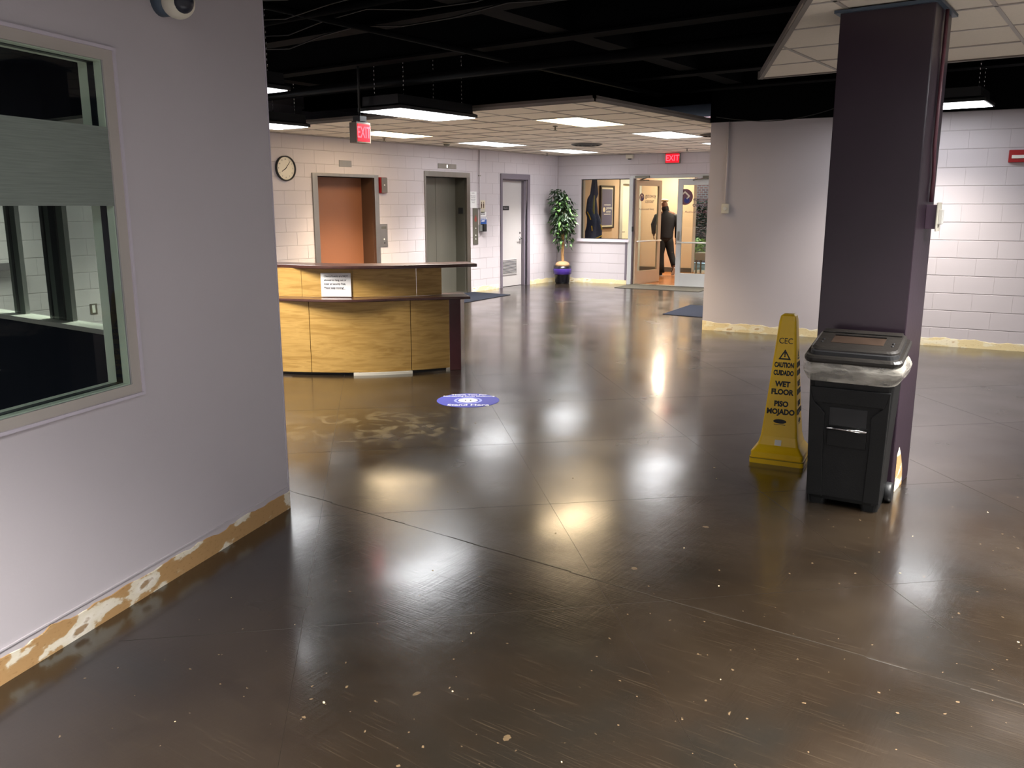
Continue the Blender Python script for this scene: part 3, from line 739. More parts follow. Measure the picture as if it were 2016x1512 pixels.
# door_1: grey service door with louvre
t = sempty('door_1', (EW[0], 13.70, 0), EA)
f = MB().box(-.05, 0, -.025, .13, 0, 2.21).box(.85, .935, -.025, .13, 0, 2.21).box(0, .85, -.025, .13, 2.11, 2.21)
f.box(.80, .85, .03, .10, 0, 2.11).box(0, .85, .03, .10, 2.085, 2.11)
obj('frame', f, M['doorframe'], t, bevel=.003)
leaf = obj('door_leaf', MB().box(0.002, .80, .10, .14, .008, 2.085), M['doorpaint'], t)
lv = MB(); frame_rect(.04, .62, .255, .53, .02, .088, .10, lv); lv2 = obj('louver_frame', lv, M['doorpaint'], leaf)
bx('louver_back', .04, .62, .098, .0995, .255, .53, M['blackp'], leaf)
for k in range(11):
    z = .262 + k * .0245; obj('slat', MB().box(.04, .62, .082, .0975, z, z + .008, rot=Matrix.Rotation(R(20), 3, 'X')), M['doorpaint'], leaf)
hd = obj('door_handle', MB().tube([(.745, .10, .95), (.745, .04, .95)], .012).tube([(.75, .045, .95), (.65, .045, .95)], .01), M['chrome'], leaf)
obj('rose', MB().lathe([(.03, 0), (.028, .008)], 16, (.745, .10, .95), axis='y').lathe([(.022, 0), (.02, .008)], 16, (.745, .10, 1.06), axis='y').box(.735, .755, .09, .1, .84, .93), M['chrome'], leaf)
sg = thing('door_sign', 'small black plate sign on the grey service door', 'sign', (EW[0] - .1, 13.955, 1.51), EA)
obj('plate', MB().box(-.115, .115, -.005, 0, 0, .085), M['ink'], sg, bevel=.002)
text('print_line', 'Electric', .045, mat('sign_grey_print', (150, 146, 150)), sg, (0, -.0055, .045))

# ---------------------------------------------------------------- back wall: window, double door
t = sempty('window_3', BW, BA)
u0, u1, z0, z1 = WIN
obj('window_frame', MB().box(u0 - .06, u1 + .02, -.02, .12, z1, z1 + .06).box(u0 - .06, u0, -.02, .12, z0, z1), M['wall'], t)
obj('window_sill', MB().box(u0 - .08, u1 + .02, -.03, .12, z0 - .06, z0), mat('lilac_white_sill', (214, 206, 216), .4), t)
obj('glazing_bead', MB().box(u0, u0 + .014, .04, .08, z0, z1).box(u0, u1, .04, .08, z1 - .014, z1).box(u0, u1, .04, .08, z0, z0 + .01), M['blackp'], t)
obj('glass_pane', MB().box(u0, u1, .055, .06, z0, z1), M['glass'], t)
cg = struct('trim_1', MB().box(1.555, 1.60, -.006, .0, .08, .86).box(1.595, 1.60, -.006, .1, .08, .86), M['doorframe'], BW, BA)
dr = sempty('door_2', BW, BA)
f = MB().box(1.62, 1.70, -.02, .10, 0, 2.19).box(1.70, 3.95, -.02, .10, 2.14, 2.20).box(1.77, 1.79, .0, .06, 0, .01)
obj('frame', f, M['knee'], dr, bevel=.004)
obj('frame_return', MB().box(1.70, 1.715, .0, .12, 0, 2.14), M['doorframe'], dr)
obj('threshold', MB().box(1.7, 3.9, -.06, .14, 0, .012), M['stain'], dr)
def glass_door(wd, m, parent, loc, rz, side):
    lf = obj('door_leaf', MB().box(0, .10, -.022, .022, .01, 2.12).box(wd - .10, wd, -.022, .022, .01, 2.12).box(.1, wd - .1, -.022, .022, 2.0, 2.12).box(.1, wd - .1, -.022, .022, .01, .27), m, parent, loc, (0, 0, rz), bevel=.003)
    obj('glass_pane', MB().box(.1, wd - .1, -.003, .003, .27, 2.0), M['glass'], lf)
    y_ = -.055 if side < 0 else .055
    obj('push_bar', MB().tube([(.03, y_, .88), (wd - .03, y_, .88)], .016).tube([(.05, 0, .88), (.05, y_, .88)], .012).tube([(wd - .05, 0, .88), (wd - .05, y_, .88)], .012), M['white'] if side < 0 else M['stain'], lf)
    return lf
U = lambda u, d=0: (BW[0] + u * math.cos(BA) - d * math.sin(BA), BW[1] + u * math.sin(BA) + d * math.cos(BA), 0)
# right leaf closed
rl = glass_door(.92, M['knee'], dr, (2.635, .03, 0), 0, -1)
pull = obj('pull_plate', MB().box(.03, .07, -.05, -.022, .92, 1.1), M['stain'], rl, bevel=.01)
# left leaf swung open into the vestibule
ll = glass_door(.90, M['alu_tan'], dr, (1.735, .05, 0), R(82) - BA, -1)
# closer arms
obj('door_closer', MB().box(1.75, 2.05, -.06, -.01, 2.15, 2.19).tube([(2.0, -.05, 2.15), (1.80, .1, 2.11), (1.9, .35, 2.11)], .012), M['stain_dk'], dr, bevel=.0)
obj('door_closer', MB().box(3.15, 3.5, -.07, -.01, 2.10, 2.17).tube([(3.3, -.06, 2.12), (3.05, -.12, 2.10), (2.95, -.02, 2.09)], .011), M['stain_dk'], dr)
obj('hinge', MB().box(1.70, 1.73, -.03, .0, 1.08, 1.18), M['blackp'], dr)
# decals on the door glass
M['brownlogo'] = mat('brown_purple_vinyl', (104, 66, 76), .4); M['bluelogo'] = mat('dark_blue_vinyl', (34, 42, 110), .4)
M['greylogo'] = mat('grey_violet_vinyl', (96, 80, 86), .5)
def decal(parent, x, z, s, y, sgn=1):
    g = obj('logo_disc', MB().lathe([(s, 0), (s, .001)], 32, (0, 0, 0), axis='y', smooth=False), M['brownlogo'], parent, (x, y, z))
    obj('logo_dot', MB().lathe([(s * .36, 0), (s * .36, .0015)], 24, (s * .22, -.001, -s * .42), axis='y', smooth=False), M['bluelogo'], g)
    w_ = s * .13
    pts = [(-.62, -.55), (-.62, .1), (-.05, .62), (.52, .1), (.22, -.22)]
    hm = MB()
    for (a, b) in zip(pts, pts[1:]):
        a = Vector((a[0] * s, 0, a[1] * s)); b = Vector((b[0] * s, 0, b[1] * s)); d = (b - a).normalized(); nn = Vector((-d.z, 0, d.x)) * w_ / 1.4
        q = [a - nn - d * .3 * w_, b - nn + d * .3 * w_, b + nn + d * .3 * w_, a + nn - d * .3 * w_]
        hm.add([v + Vector((0, -.0025, 0)) for v in q], [(0, 1, 2, 3)])
    obj('logo_house', hm, M['framewhite'], g)
decal(rl, .15, 1.77, .155, -.0045)
text('lettering', 'gateway', .115, M['greylogo'], rl, (.31, -.0045, 1.72), align='LEFT', bold=.002)
text('lettering', 'center', .125, M['greylogo'], rl, (.30, -.0045, 1.62), align='LEFT', bold=.002)
text('lettering', 'Authorized Entry', .062, M['brownlogo'], rl, (.15, -.0045, 1.48), align='LEFT', sx=1.25)
decal(ll, .21, 1.77, .08, -.0045)
text('lettering', 'gateway', .12, M['greylogo'], ll, (.33, -.0045, 1.80), align='LEFT')
text('lettering', 'center', .12, M['greylogo'], ll, (.33, -.0045, 1.69), align='LEFT')
text('lettering', 'Authorized Entry', .055, M['greylogo'], ll, (.12, -.0045, 1.53), align='LEFT', sx=1.4)

# exit signs
def exit_sign(label, loc, rz, wd, ht, th, mount):
    t = thing('exit_sign', label, 'exit sign', loc, rz)
    obj('housing', MB().box(-wd / 2, wd / 2, -th / 2, th / 2, -ht / 2, ht / 2), mat('exit_housing', (118, 108, 96), .5), t, bevel=.006)
    obj('red_panel', MB().box(-wd / 2 + .014, wd / 2 - .014, -th / 2 - .003, -th / 2, -ht / 2 + .016, ht / 2 - .016), M['redglow'], t)
    tx = text('letters', 'EXIT', ht * .78, M['redglow2'], t, (0, -th / 2 - .004, -.002), bold=.002, sx=wd / ht * .58)
    if mount:
        obj('canopy', MB().box(-.045, .045, -.05, .05, ht / 2 + .012, ht / 2 + .06).box(-.08, .08, -.035, .035, ht / 2, ht / 2 + .012).tube([(0, 0, ht / 2 + .06), (0, 0, DECK - loc[2])], .012), M['blackp'], t, bevel=.0)
    return t
exit_sign('red lit exit sign hanging from the black ceiling left of the hanging light', (-6.53, 6.38, 2.318), R(90), .20, .2, .10, True)
exit_sign('red lit exit sign on the back wall above the glass doors', U(2.525, -.04)[:2] + (2.515,), BA, .30, .20, .07, False)
# small camera box next to it
t = thing('motion_sensor', 'small white sensor with dark underside high on the back wall', 'sensor', U(1.62, -.001)[:2] + (2.53,), BA)
obj('body', MB().box(-.075, .075, -.08, 0, 0, .08), M['cream'], t, bevel=.01)
obj('lens', MB().lathe([(.03, -.02), (.045, 0.0)], 14, (0, -.04, 0)), M['blackp'], t)

# ceiling fittings
def round_vent(label, c):
    t = thing('ceiling_vent', label, 'vent', (c[0], c[1], H))
    o = MB().box(-.31, .31, -.29, .29, .0, .006)
    obj('plate', o, M['tile'], t)
    for k, r_ in enumerate((.27, .2, .13)):
        obj('cone_ring', MB().lathe([(r_, -.004), (r_ - .05, -.03 - .004 * k), (r_ - .055, -.026 - .004 * k), (r_ - .01, 0)], 28, cap=False), M['blackp'], t)
    obj('hub', MB().lathe([(.06, -.02), (.06, 0)], 16), M['blackp'], t)
for (i, j), lb in zip(VENT1, ('black round air diffuser in the middle of the tiled ceiling', 'black round air diffuser by the front right corner of the tiled ceiling')):
    round_vent(lb, ((xs1[i] + xs1[i + 1]) / 2, (ys1[j] + ys1[j + 1]) / 2))
def sprinkler(label, x, y):
    t = thing('sprinkler', label, 'sprinkler', (x, y, H)); 
    obj('escutcheon', MB().lathe([(.035, 0), (.03, -.008)], 14), M['stain'], t)
    obj('head', MB().lathe([(.008, -.005), (.008, -.045), (.028, -.05), (.028, -.053)], 14), M['stain_dk'], t)
sprinkler('small brass sprinkler head between the two front ceiling lights', -6.42, 9.8)
sprinkler('small sprinkler head near the warm light over the brown elevator', -9.62, 9.9)
sprinkler('small sprinkler head close to the glass doors', -6.9, 14.9)
sprinkler('small sprinkler head near the back corner of the tiled ceiling', -9.75, 14.6)
t = thing('smoke_detector', 'round grey smoke detector left of the steel elevator ceiling light', 'detector', (-9.55, 11.3, H))
obj('base', MB().lathe([(.07, 0), (.07, -.02)], 20), M['cream'], t); obj('dome', MB().lathe([(.055, -.02), (.045, -.045), (.02, -.05)], 20), M['stain_dk'], t)
t = thing('smoke_detector', 'small red indicator on the near tiled ceiling', 'detector', (-.55, 6.2, H))
obj('dome', MB().lathe([(.03, 0), (.028, -.012), (.01, -.02)], 14), M['cream'], t); obj('red_lens', MB().lathe([(.009, -.02), (.006, -.026)], 10), M['red'], t)

# ---------------------------------------------------------------- vestibule beyond the doors
W_ = lambda pts, z0, z1: MB().prism(pts, z0, z1)
struct('floor_vestibule', W_([(-10.2, 15.86), (-4.3, 16.58), (-4.3, 19.84), (-10.2, 19.84)], -.1, 0), M['lobbywood'])
struct('ceiling_vestibule', W_([(-10.2, 15.92), (-4.3, 16.65), (-4.3, 20), (-10.2, 20)], 2.62, 2.7), mat('vestibule_ceiling', (200, 190, 175)))
VD = (18.50, 19.35, 0, 2.11)
mb = MB(); wall_slab(mb, 15.72, 19.6, 0, 2.62, [VD], 0, .2)
wv = struct('wall_vestibule_left', mb, M['wall_tan'], EW, EA)
wk = struct('wall_vestibule_back', W_([(-10.3, 19.45), (-8.86, 19.62), (-8.86, 19.8), (-10.3, 19.7)], 0, 2.62), M['wall_tan'])
struct('baseboard_vestibule', W_([(-10.19, 19.44), (-8.85, 19.6), (-8.85, 19.62), (-10.19, 19.46)], 0, .11), mat('dark_base', (70, 62, 56)))
struct('ground_outside', MB().box(-13.5, -3.5, 19.85, 23.2, -.1, -.01), mat('outside_ground', (120, 112, 96), .8))
struct('wall_vestibule_right', MB().box(-4.5, -4.3, 16.6, 23, 0, 2.62), M['wall_tan'])
vd = sempty('door_3', (EW[0], VD[0], 0), EA)
obj('frame', MB().box(-.13, 0, -.03, .1, 0, 2.24).box(.85, .95, -.03, .1, 0, 2.24).box(0, .85, -.03, .1, 2.11, 2.24), M['knee'], vd, bevel=.004)
lf = obj('door_leaf', MB().box(0, .85, .06, .1, .01, 2.11), M['brightdoor'], vd)
obj('door_handle', MB().lathe([(.03, 0), (.03, .01)], 14, (.08, .06, .98), axis='y').tube([(.08, .05, .98), (.08, .0, .98), (.18, 0, .98)], .011).box(.05, .11, .05, .06, 1.08, 1.18), M['chrome'], lf)
# windows to the outside at the far right
w4 = sempty('window_4', (-8.84, 19.72, 0), 0)
obj('window_frame', MB().box(0, 4.3, 0, .06, 2.5, 2.62).box(0, 4.3, 0, .06, 0, .06).box(1.5, 1.56, 0, .06, 0, 2.5).box(3, 3.06, 0, .06, 0, 2.5), M['knee'], w4)
obj('glass_pane', MB().box(0, 4.3, .02, .025, .06, 2.5), M['glass'], w4)
bkw = struct('wall_brick', MB().box(-13.5, -3.5, 23.2, 23.4, 0, 5), M['brick'])
def shrub(label, x, y, wx, wy, z0, z1, m, n, sz):
    mb = MB()
    for _ in range(n):
        p = Vector((random.uniform(-wx, wx) * .7, random.uniform(-wy, wy), random.uniform(z0, z1)))
        a = random.uniform(0, 2 * PI); d = Vector((math.cos(a), math.sin(a), random.uniform(-.5, .6))) * sz; e = d.cross(Vector((0, 0, 1))).normalized() * sz * .35
        mb.add([p, p + d * .5 + e, p + d, p + d * .5 - e], [(0, 1, 2, 3)])
    t = thing('shrub', label, 'shrub', (x, y, 0)); o = obj('foliage', mb, m, t); o['kind'] = 'stuff'
    obj('stem', MB().tube([(0, 0, 0), (0, 0, z1 * .8)], .02), M['trunk'], t)
shrub('tall dark green shrub outside the far glass in front of the brick wall', -10.1, 22.55, .8, .3, .5, 1.75, M['leaf'], 1500, .12)
shrub('low yellow-green shrub outside the far glass', -9.5, 21.2, .5, .25, .25, .75, mat('yellow_green_leaf', (170, 180, 90), .5, var=.3), 500, .1)
t = thing('bench_box', 'low grey box on the floor behind the right glass door', 'box', (-8.35, 19.2, 0))
obj('box', MB().box(-.16, .16, -.16, .16, .34, .52), mat('grey_box', (112, 104, 98), .6), t, bevel=.01); 
for sx in (-.13, .13): 
    for sy in (-.13, .13): obj('leg', MB().box(sx - .015, sx + .015, sy - .015, sy + .015, 0, .34), M['stain_dk'], t)
# vestibule lamp
for (lx, ly, pw, lb) in ((-9.2, 18.75, 48, 'recessed light above the walking person beyond the glass doors'), (-7.2, 18.2, 55, 'recessed light inside the entrance vestibule on the right')):
    t = thing('vestibule_light', lb, 'light', (lx, ly, 2.62))
    obj('frame', MB().lathe([(.13, -.004), (.13, 0)], 20, smooth=False), M['white'], t)
    obj('diffuser', MB().lathe([(.11, -.008), (.11, -.004)], 20, smooth=False), M['lampwarm'], t)
    area(t, .2, .2, pw, (1, .84, .62), (0, 0, -.02), 170)
# picture
t = thing('framed_poster', 'tall framed slate-blue poster on the tan wall behind the flag', 'poster', (EW[0], 17.75, 1.09), EA)
obj('frame', frame_rect(-.28, .28, .03, .93, .035, -.05, 0), M['frameblack'], t)
obj('border', MB().box(-.28, .28, -.03, -.01, .03, .93), M['framewhite'], t)
obj('print', MB().box(-.24, .24, -.034, -.03, .065, .885), M['poster'], t)
for zz in (.31, .52): obj('white_rule', MB().box(-.14, .16, -.036, -.034, zz, zz + .014), M['vwhite'], t)
obj('logo_disc', MB().lathe([(.055, 0), (.055, .002)], 20, (-.14, -.034, .42), axis='y', smooth=False), M['framewhite'], t)
text('lettering', 'gateway', .085, M['vwhite'], t, (-.05, -.036, .46), align='LEFT')
text('lettering', 'center', .085, M['vwhite'], t, (-.05, -.036, .38), align='LEFT')
# flag
t = thing('flag', 'navy flag with gold fringe hanging on a pole behind the lobby window', 'flag', (-9.79, 16.55, 0), R(36))
obj('pole', MB().tube([(0, 0, 0), (0, 0, 2.45)], .013), M['gold'], t)
obj('base', MB().lathe([(.16, 0), (.16, .02), (.05, .06), (.02, .12)], 20), M['gold'], t)
rings = []
for k in range(17):
    z = 2.35 - k * .1; tt = k / 16
    wd = .03 + .105 * min(1, tt * 1.35) + (.02 if k > 12 else 0)
    sh = -.02 + .0 * tt + (-.045 if 5 < k < 10 else (.015 if k > 10 else 0))
    ring_ = []
    for i in range(24):
        a = 2 * PI * i / 24; rr = 1 + .22 * math.sin(a * 4 + tt * 3) + .1 * math.sin(a * 7)
        ring_.append((sh + wd * rr * math.cos(a), .0 + wd * .5 * rr * math.sin(a), z + (.05 * math.sin(a) if k == 16 else 0)))
    rings.append(ring_)
obj('cloth', MB().loft(rings, 0, True, True), M['navy'], t)
def fr(pts): return MB().tube(pts, .012, 6)
obj('fringe', fr([(-.165, -.05, 1.47), (-.12, -.07, 1.38), (-.09, -.07, 1.30)]), M['gold'], t)
obj('fringe', fr([(.13, -.05, 1.2), (.15, -.05, 1.14), (.16, -.06, 1.08)]), M['gold'], t)
obj('fringe', fr([(.17, -.06, .96), (.08, -.08, .92), (-.02, -.08, .88)]), M['gold'], t)
obj('emblem', MB().tube([(-.02, -.085, 1.82), (-.03, -.095, 1.66), (-.035, -.1, 1.5), (-.02, -.1, 1.42)], [.012, .02, .022, .012], 6), M['olive'], t)
obj('fringe', fr([(-.07, -.1, 1.17), (-.055, -.1, 1.06)]), M['gold'], t)

# ---------------------------------------------------------------- potted tree
t = thing('potted_ficus', 'artificial ficus tree with braided trunk in a black and purple pot', 'plant', (-9.82, 15.32, 0))
obj('pot', MB().lathe([(.135, 0), (.15, .02), (.17, .2), (.185, .27), (.19, .36), (.175, .36), (.165, .3)], 28), M['pot'], t)
obj('pot_band', MB().lathe([(.180, .19), (.192, .21), (.194, .29), (.188, .31)], 28, cap=False), M['potband'], t)
obj('moss_collar', MB().lathe([(.06, .46), (.12, .44), (.15, .40), (.15, .36), (.1, .33)], 24), M['basket'], t)
tr = MB()
for ph in (0, 2.1, 4.2):
    tr.tube([(.018 * math.cos(ph + z * 6), .018 * math.sin(ph + z * 6), .36 + z) for z in [i * .06 for i in range(14)]], .016, 6)
obj('trunk', tr, M['trunk'], t)
br = MB(); lf1 = MB(); lf2 = MB()
ends = []
for k in range(26):
    a = random.uniform(0, 2 * PI); z = random.uniform(.75, 1.55); r_ = random.uniform(.1, .22) * (1.15 if 1.1 < z < 1.7 else .85); zz = z + random.uniform(.05, .3)
    e = (r_ * math.cos(a), r_ * math.sin(a), zz); br.tube([(0, 0, z - .05), (e[0] * .5, e[1] * .5, z + .1), e], .004, 5); ends.append(e)
ends += [(0, 0, 1.2), (.02, 0, 1.4), (0, .03, 1.6), (-.04, 0, 1.75), (-.05, -.02, 1.85)] * 3
def leafm(mb, p, d, sz):
    d = d.normalized() * sz; sd = d.cross(Vector((random.uniform(-.3, .3), random.uniform(-.3, .3), 1))).normalized() * sz * .27; up = sd.cross(d).normalized() * sz * .06
    mb.add([p, p + d * .35 + sd - up, p + d - Vector((0, 0, sz * .15)), p + d * .35 - sd - up, p + d * .5 + up], [(0, 1, 4), (1, 2, 4), (2, 3, 4), (3, 0, 4)])
for e in ends:
    for _ in range(26):
        p = Vector(e) + Vector((random.gauss(0, .07), random.gauss(0, .07), random.gauss(-.02, .1)))
        rmax = .25 if p.z > 1.1 else .2
        h_ = Vector((p.x, p.y, 0))
        if h_.length > rmax: p.x *= rmax / h_.length; p.y *= rmax / h_.length
        if p.x + t.location.x < -10.12: p.x = -.28
        if p.z > 1.95: continue
        d = Vector((p.x * 2 + random.gauss(0, .3), p.y * 2 + random.gauss(0, .3), random.uniform(-1.1, .1)))
        leafm(lf2 if (random.random() < .22) else lf1, p, d, random.uniform(.07, .12))
obj('branches', br, M['trunk'], t)
o = obj('dark_foliage', lf1, M['leaf'], t); o['kind'] = 'stuff'
o = obj('light_foliage', lf2, M['leaf2'], t); o['kind'] = 'stuff'

# ---------------------------------------------------------------- security desk
def smooth_curve(P, n=8):
    out = []
    for i in range(len(P) - 1):
        p0 = Vector(P[max(i - 1, 0)]); p1 = Vector(P[i]); p2 = Vector(P[i + 1]); p3 = Vector(P[min(i + 2, len(P) - 1)])
        for k in range(n):
            s_ = k / n; out.append(.5 * ((2 * p1) + (p2 - p0) * s_ + (2 * p0 - 5 * p1 + 4 * p2 - p3) * s_ ** 2 + (-p0 + 3 * p1 - 3 * p2 + p3) * s_ ** 3))
    out.append(Vector(P[-1])); return out
def offs(C_, d):
    out = []
    for i, p in enumerate(C_):
        t_ = (C_[min(i + 1, len(C_) - 1)] - C_[max(i - 1, 0)]).normalized(); out.append(p + Vector((-t_.y, t_.x)) * d)   # + = back, away from camera
    return out
def sub(C_, a, b):
    n_ = len(C_) - 1; i0 = a * n_; i1 = b * n_
    def at(x): i = min(int(x), n_ - 1); return C_[i].lerp(C_[i + 1], x - i)
    return [at(i0)] + [C_[i] for i in range(int(i0) + 1, int(math.ceil(i1)))] + [at(i1)]
def band(C_, d0, d1, z0, z1, mb=None):
    mb = mb or MB(); A = offs(C_, d0); B = offs(C_, d1)
    mb.loft([[(a.x, a.y, z0), (b.x, b.y, z0), (b.x, b.y, z1), (a.x, a.y, z1)] for a, b in zip(A, B)]); return mb
O = Vector((-5.9, 5.9))
def loc_(P): return [(p[0] - O.x, p[1] - O.y) for p in P]
LP = smooth_curve(loc_([(-6.80, 5.22), (-6.594, 5.30), (-6.265, 5.476), (-5.909, 5.735), (-5.614, 6.076), (-5.42, 6.413)]))
dk = thing('security_desk', 'curved honey-oak security desk with two maroon-edged counters', 'desk', (O.x, O.y, 0))
for a, b in ((0, .36), (.363, .796), (.799, 1)):
    obj('lower_panel', band(sub(LP, a, b), 0, .02, .03, .715), M['oak'], dk)
for a, b in ((.105, .30), (.303, .55), (.553, .845), (.848, .985)):
    obj('upper_panel', band(sub(LP, a, b), .15, .17, .74, 1.015), M['oak'], dk)
obj('toe_kick', band(sub(LP, .02, .98), .05, .07, 0, .03), M['blackp'], dk)
obj('toe_strip', band(sub(LP, .55, .80), -.012, -.004, .0, .028), M['cream'], dk, label='loose white strip under the desk')
LE = smooth_curve(loc_([(-7.0, 5.14), (-6.65, 5.27), (-6.205, 5.45), (-5.91, 5.64), (-5.62, 6.03), (-5.22, 6.50)]))
obj('lower_counter', band(LE, 0, .40, .712, .738), M['maroon_worn'], dk, bevel=.006)
TE = smooth_curve(loc_([(-7.1, 5.33), (-6.78, 5.42), (-6.24, 5.58), (-5.85, 5.86), (-5.516, 6.28), (-5.26, 6.66)]))
obj('upper_counter', band(TE, 0, .34, 1.012, 1.045), M['maroon_worn'], dk, bevel=.008)
e_ = LP[-1]; d = (Vector((-5.359, 6.49)) - Vector((-5.42, 6.413))).normalized()
ex = Vector((-5.42, 6.413)) - O
dd = Vector((-.55, .84)); s_ = Vector((.62, .78)) * .05
obj('end_panel', MB().prism([(p.x, p.y) for p in (ex, ex + Vector((.075, .085)), ex + Vector((.075, .085)) + dd * .35, ex + dd * .35)], 0, .714), M['maroon'], dk, bevel=.004)
obj('back_panel', band(sub(LP, .12, .97), .36, .38, .0, .715), M['maroon'], dk)
# notice on the desk
pc = sub(LP, .42, .57)
A = offs(LP, .148); nI = int(.475 * (len(A) - 1)); pp = A[nI]; tv = (A[nI + 1] - A[nI - 1]).normalized()
pos = Vector((-6.147, 6.04)); 
t = thing('paper_notice', 'white printed notice taped to the upper front of the security desk', 'notice', (O.x + pp.x - tv.y * -.0, O.y + pp.y, .745), math.atan2(tv.y, tv.x))
t.location.x += tv.y * .008; t.location.y -= tv.x * .008
obj('sheet', MB().box(-.145, .145, -.003, 0, 0, .225), M['paper'], t)
for i, s in enumerate(['Clients/Guests are NOT', 'allowed to hang out or', 'loiter at Security Post.', 'Please keep moving!']):
    text('print_line', s, .027, M['ink'], t, (-.115, -.0035, .195 - .037 * i), align='LEFT', sx=.86, bold=.0003)
obj('underline', MB().box(-.115, .09, -.0035, -.003, .068, .07), M['ink'], t)

# ---------------------------------------------------------------- purple column
cl = thing('column', 'square dark purple structural column behind the trash bin', 'column', (-1.22, 5.2, 0))
cl2 = obj('shaft', MB().box(-.235, .235, -.215, .215, 0, H - .002), [M['purple']], cl, bevel=.006)
obj('cap_trim', MB().box(-.26, .26, -.24, .24, H - .018, H - .003), M['bluegrey'], cl)
obj('bare_patch', MB().add([(.2365, -.14, 0), (.2365, .05, 0), (.2365, .03, .1), (.2365, -.04, .2), (.2365, -.10, .26), (.2365, -.14, .22)], [(0, 1, 2, 3, 4, 5)]), M['residue'], cl)
cd = thing('conduit', 'thin maroon conduit running down the right side of the purple column', 'conduit', (-.985, 5.25, 1.62))
obj('pipe', MB().tube([(.014, .0, -.0), (.014, 0, .15), (.014, -.05, .3), (.014, -.05, .99)], .010), mat('maroon_conduit', (92, 52, 62), .4), cd)
th = thing('outlet_box', 'cream outlet box with grey back box on the right side of the column', 'outlet', (-.985, 5.25, 1.475))
obj('back_box', MB().box(0, .055, -.04, .04, 0, .13), mat('mauve_box', (96, 76, 92), .4), th, bevel=.003)
obj('cover', MB().box(.055, .062, -.052, .052, -.012, .142), M['cream'], th, bevel=.002)
obj('receptacle', MB().box(.062, .082, -.022, .022, .025, .105), M['white'], th, bevel=.004)

# conduit + outlet on the pale wall
U2 = lambda u, d=0: (PW[0] + u * math.cos(PA) - d * math.sin(PA), PW[1] + u * math.sin(PA) + d * math.cos(PA))
t = thing('conduit', 'thin white conduit running down the pale wall to an outlet box', 'conduit', (*U2(.232), 1.62), PA)
obj('pipe', MB().tube([(0, -.018, 0), (0, -.018, 1.0)], .011), M['wall'], t)
t = thing('outlet_box', 'white surface outlet box on the pale wall under its conduit', 'outlet', (*U2(.235), 1.505), PA)
obj('box', MB().box(-.045, .045, -.05, 0, 0, .12), M['cream'], t, bevel=.006); obj('receptacle', MB().lathe([(.024, 0), (.022, .012)], 14, (0, -.05, .06), axis='y'), M['white'], t)
t = thing('fire_horn', 'red fire alarm horn strobe on the block wall at the right edge', 'alarm', (PWB.location.x + 3.30 * math.cos(PA) , PWB.location.y + 3.30 * math.sin(PA), 2.06), PA)
obj('body', MB().box(0, .22, -.06, 0, 0, .13), M['red'], t, bevel=.006); obj('strobe_lens', MB().box(.03, .19, -.075, -.06, .04, .075), M['white'], t, bevel=.004)
t = thing('wall_outlet', 'grey outlet plate on the block wall seen through the booth windows', 'outlet', (EW[0], 5.41, .31), EA)
obj('plate', MB().box(-.045, .045, -.006, 0, 0, .13), M['stain'], t, bevel=.002); obj('receptacle', MB().box(-.018, .018, -.009, -.006, .02, .11), M['white'], t)
t = thing('wall_rail', 'dark rail on the block wall seen through the left edge of the window', 'rail', (EW[0], 4.2, .9), EA)
obj('rail', MB().box(-.6, .38, -.06, -.02, 0, .08), M['mullion_dk'], t, bevel=.004); obj('bracket', MB().box(.1, .14, -.02, 0, .02, .06).box(-.4, -.36, -.02, 0, .02, .06), M['mullion_dk'], t)
# loose cable sagging under the black ceiling by the pale wall
cb = obj('loose_cable', MB().tube([(-4.4 + 1.9 * s_, 10.3 - .1 * s_, 2.66 - .16 * math.sin(PI * s_) + .16 * s_) for s_ in [i / 14 for i in range(15)]], .005, 5), M['wire'])
tag(cb, 'thin loose cable sagging along the top of the pale wall', 'cable')

# ---------------------------------------------------------------- mats, floor sticker
def matobj(label, pts, m):
    o = obj('floor_mat', MB().prism(pts, 0, .009), m, None, bevel=.003); return tag(o, label, 'mat')
matobj('dark navy mat in front of the steel elevator', [(-10.13, 11.15), (-9.1, 11.15), (-9.26, 12.7), (-10.13, 12.7)], M['mat_navy'])
matobj('grey-brown entrance mat in front of the glass doors', [(-8.42, 15.05), (-6.7, 15.25), (-6.8, 16.0), (-8.5, 15.82)], M['mat_grey'])
matobj('dark navy mat half hidden behind the pale wall edge', [(-5.72, 11.72), (-4.65, 11.72), (-4.65, 13.1), (-5.9, 13.1)], M['mat_navy'])
st = thing('floor_sticker', 'round blue floor sticker asking people to stand and keep distance', 'sticker', (-4.43, 5.47, 0), R(36))
obj('disc', MB().lathe([(.262, 0), (.262, .0015)], 48, smooth=False), M['blue'], st)
obj('ring', MB().lathe([(.118, .0015), (.118, .0019)], 40, smooth=False), M['paleblue'], st, (0, -.01, 0))
obj('ring_gap', MB().lathe([(.098, .0019), (.098, .0022)], 40, smooth=False), M['blue'], st, (0, -.01, 0))
obj('centre_disc', MB().lathe([(.082, .0022), (.082, .0026)], 40, smooth=False), M['vwhite'], st, (0, -.01, 0))
for dx in (-.02, .022): obj('footprint', MB().box(dx - .006, dx + .006, -.03, .012, .0026, .003), M['ink'], st)
text('lettering', 'Thank You For', .05, M['vwhite'], st, (0, .205, .0022), (0, 0, 0), depth=.0004, bold=.0012)
text('lettering', 'Maintaining Social Distancing', .046, M['vwhite'], st, (0, .15, .0022), (0, 0, 0), depth=.0004, bold=.0012, sx=.82)
text('lettering', 'Stand Here', .075, M['vwhite'], st, (.01, -.18, .0022), (0, 0, 0), depth=.0004, bold=.002)

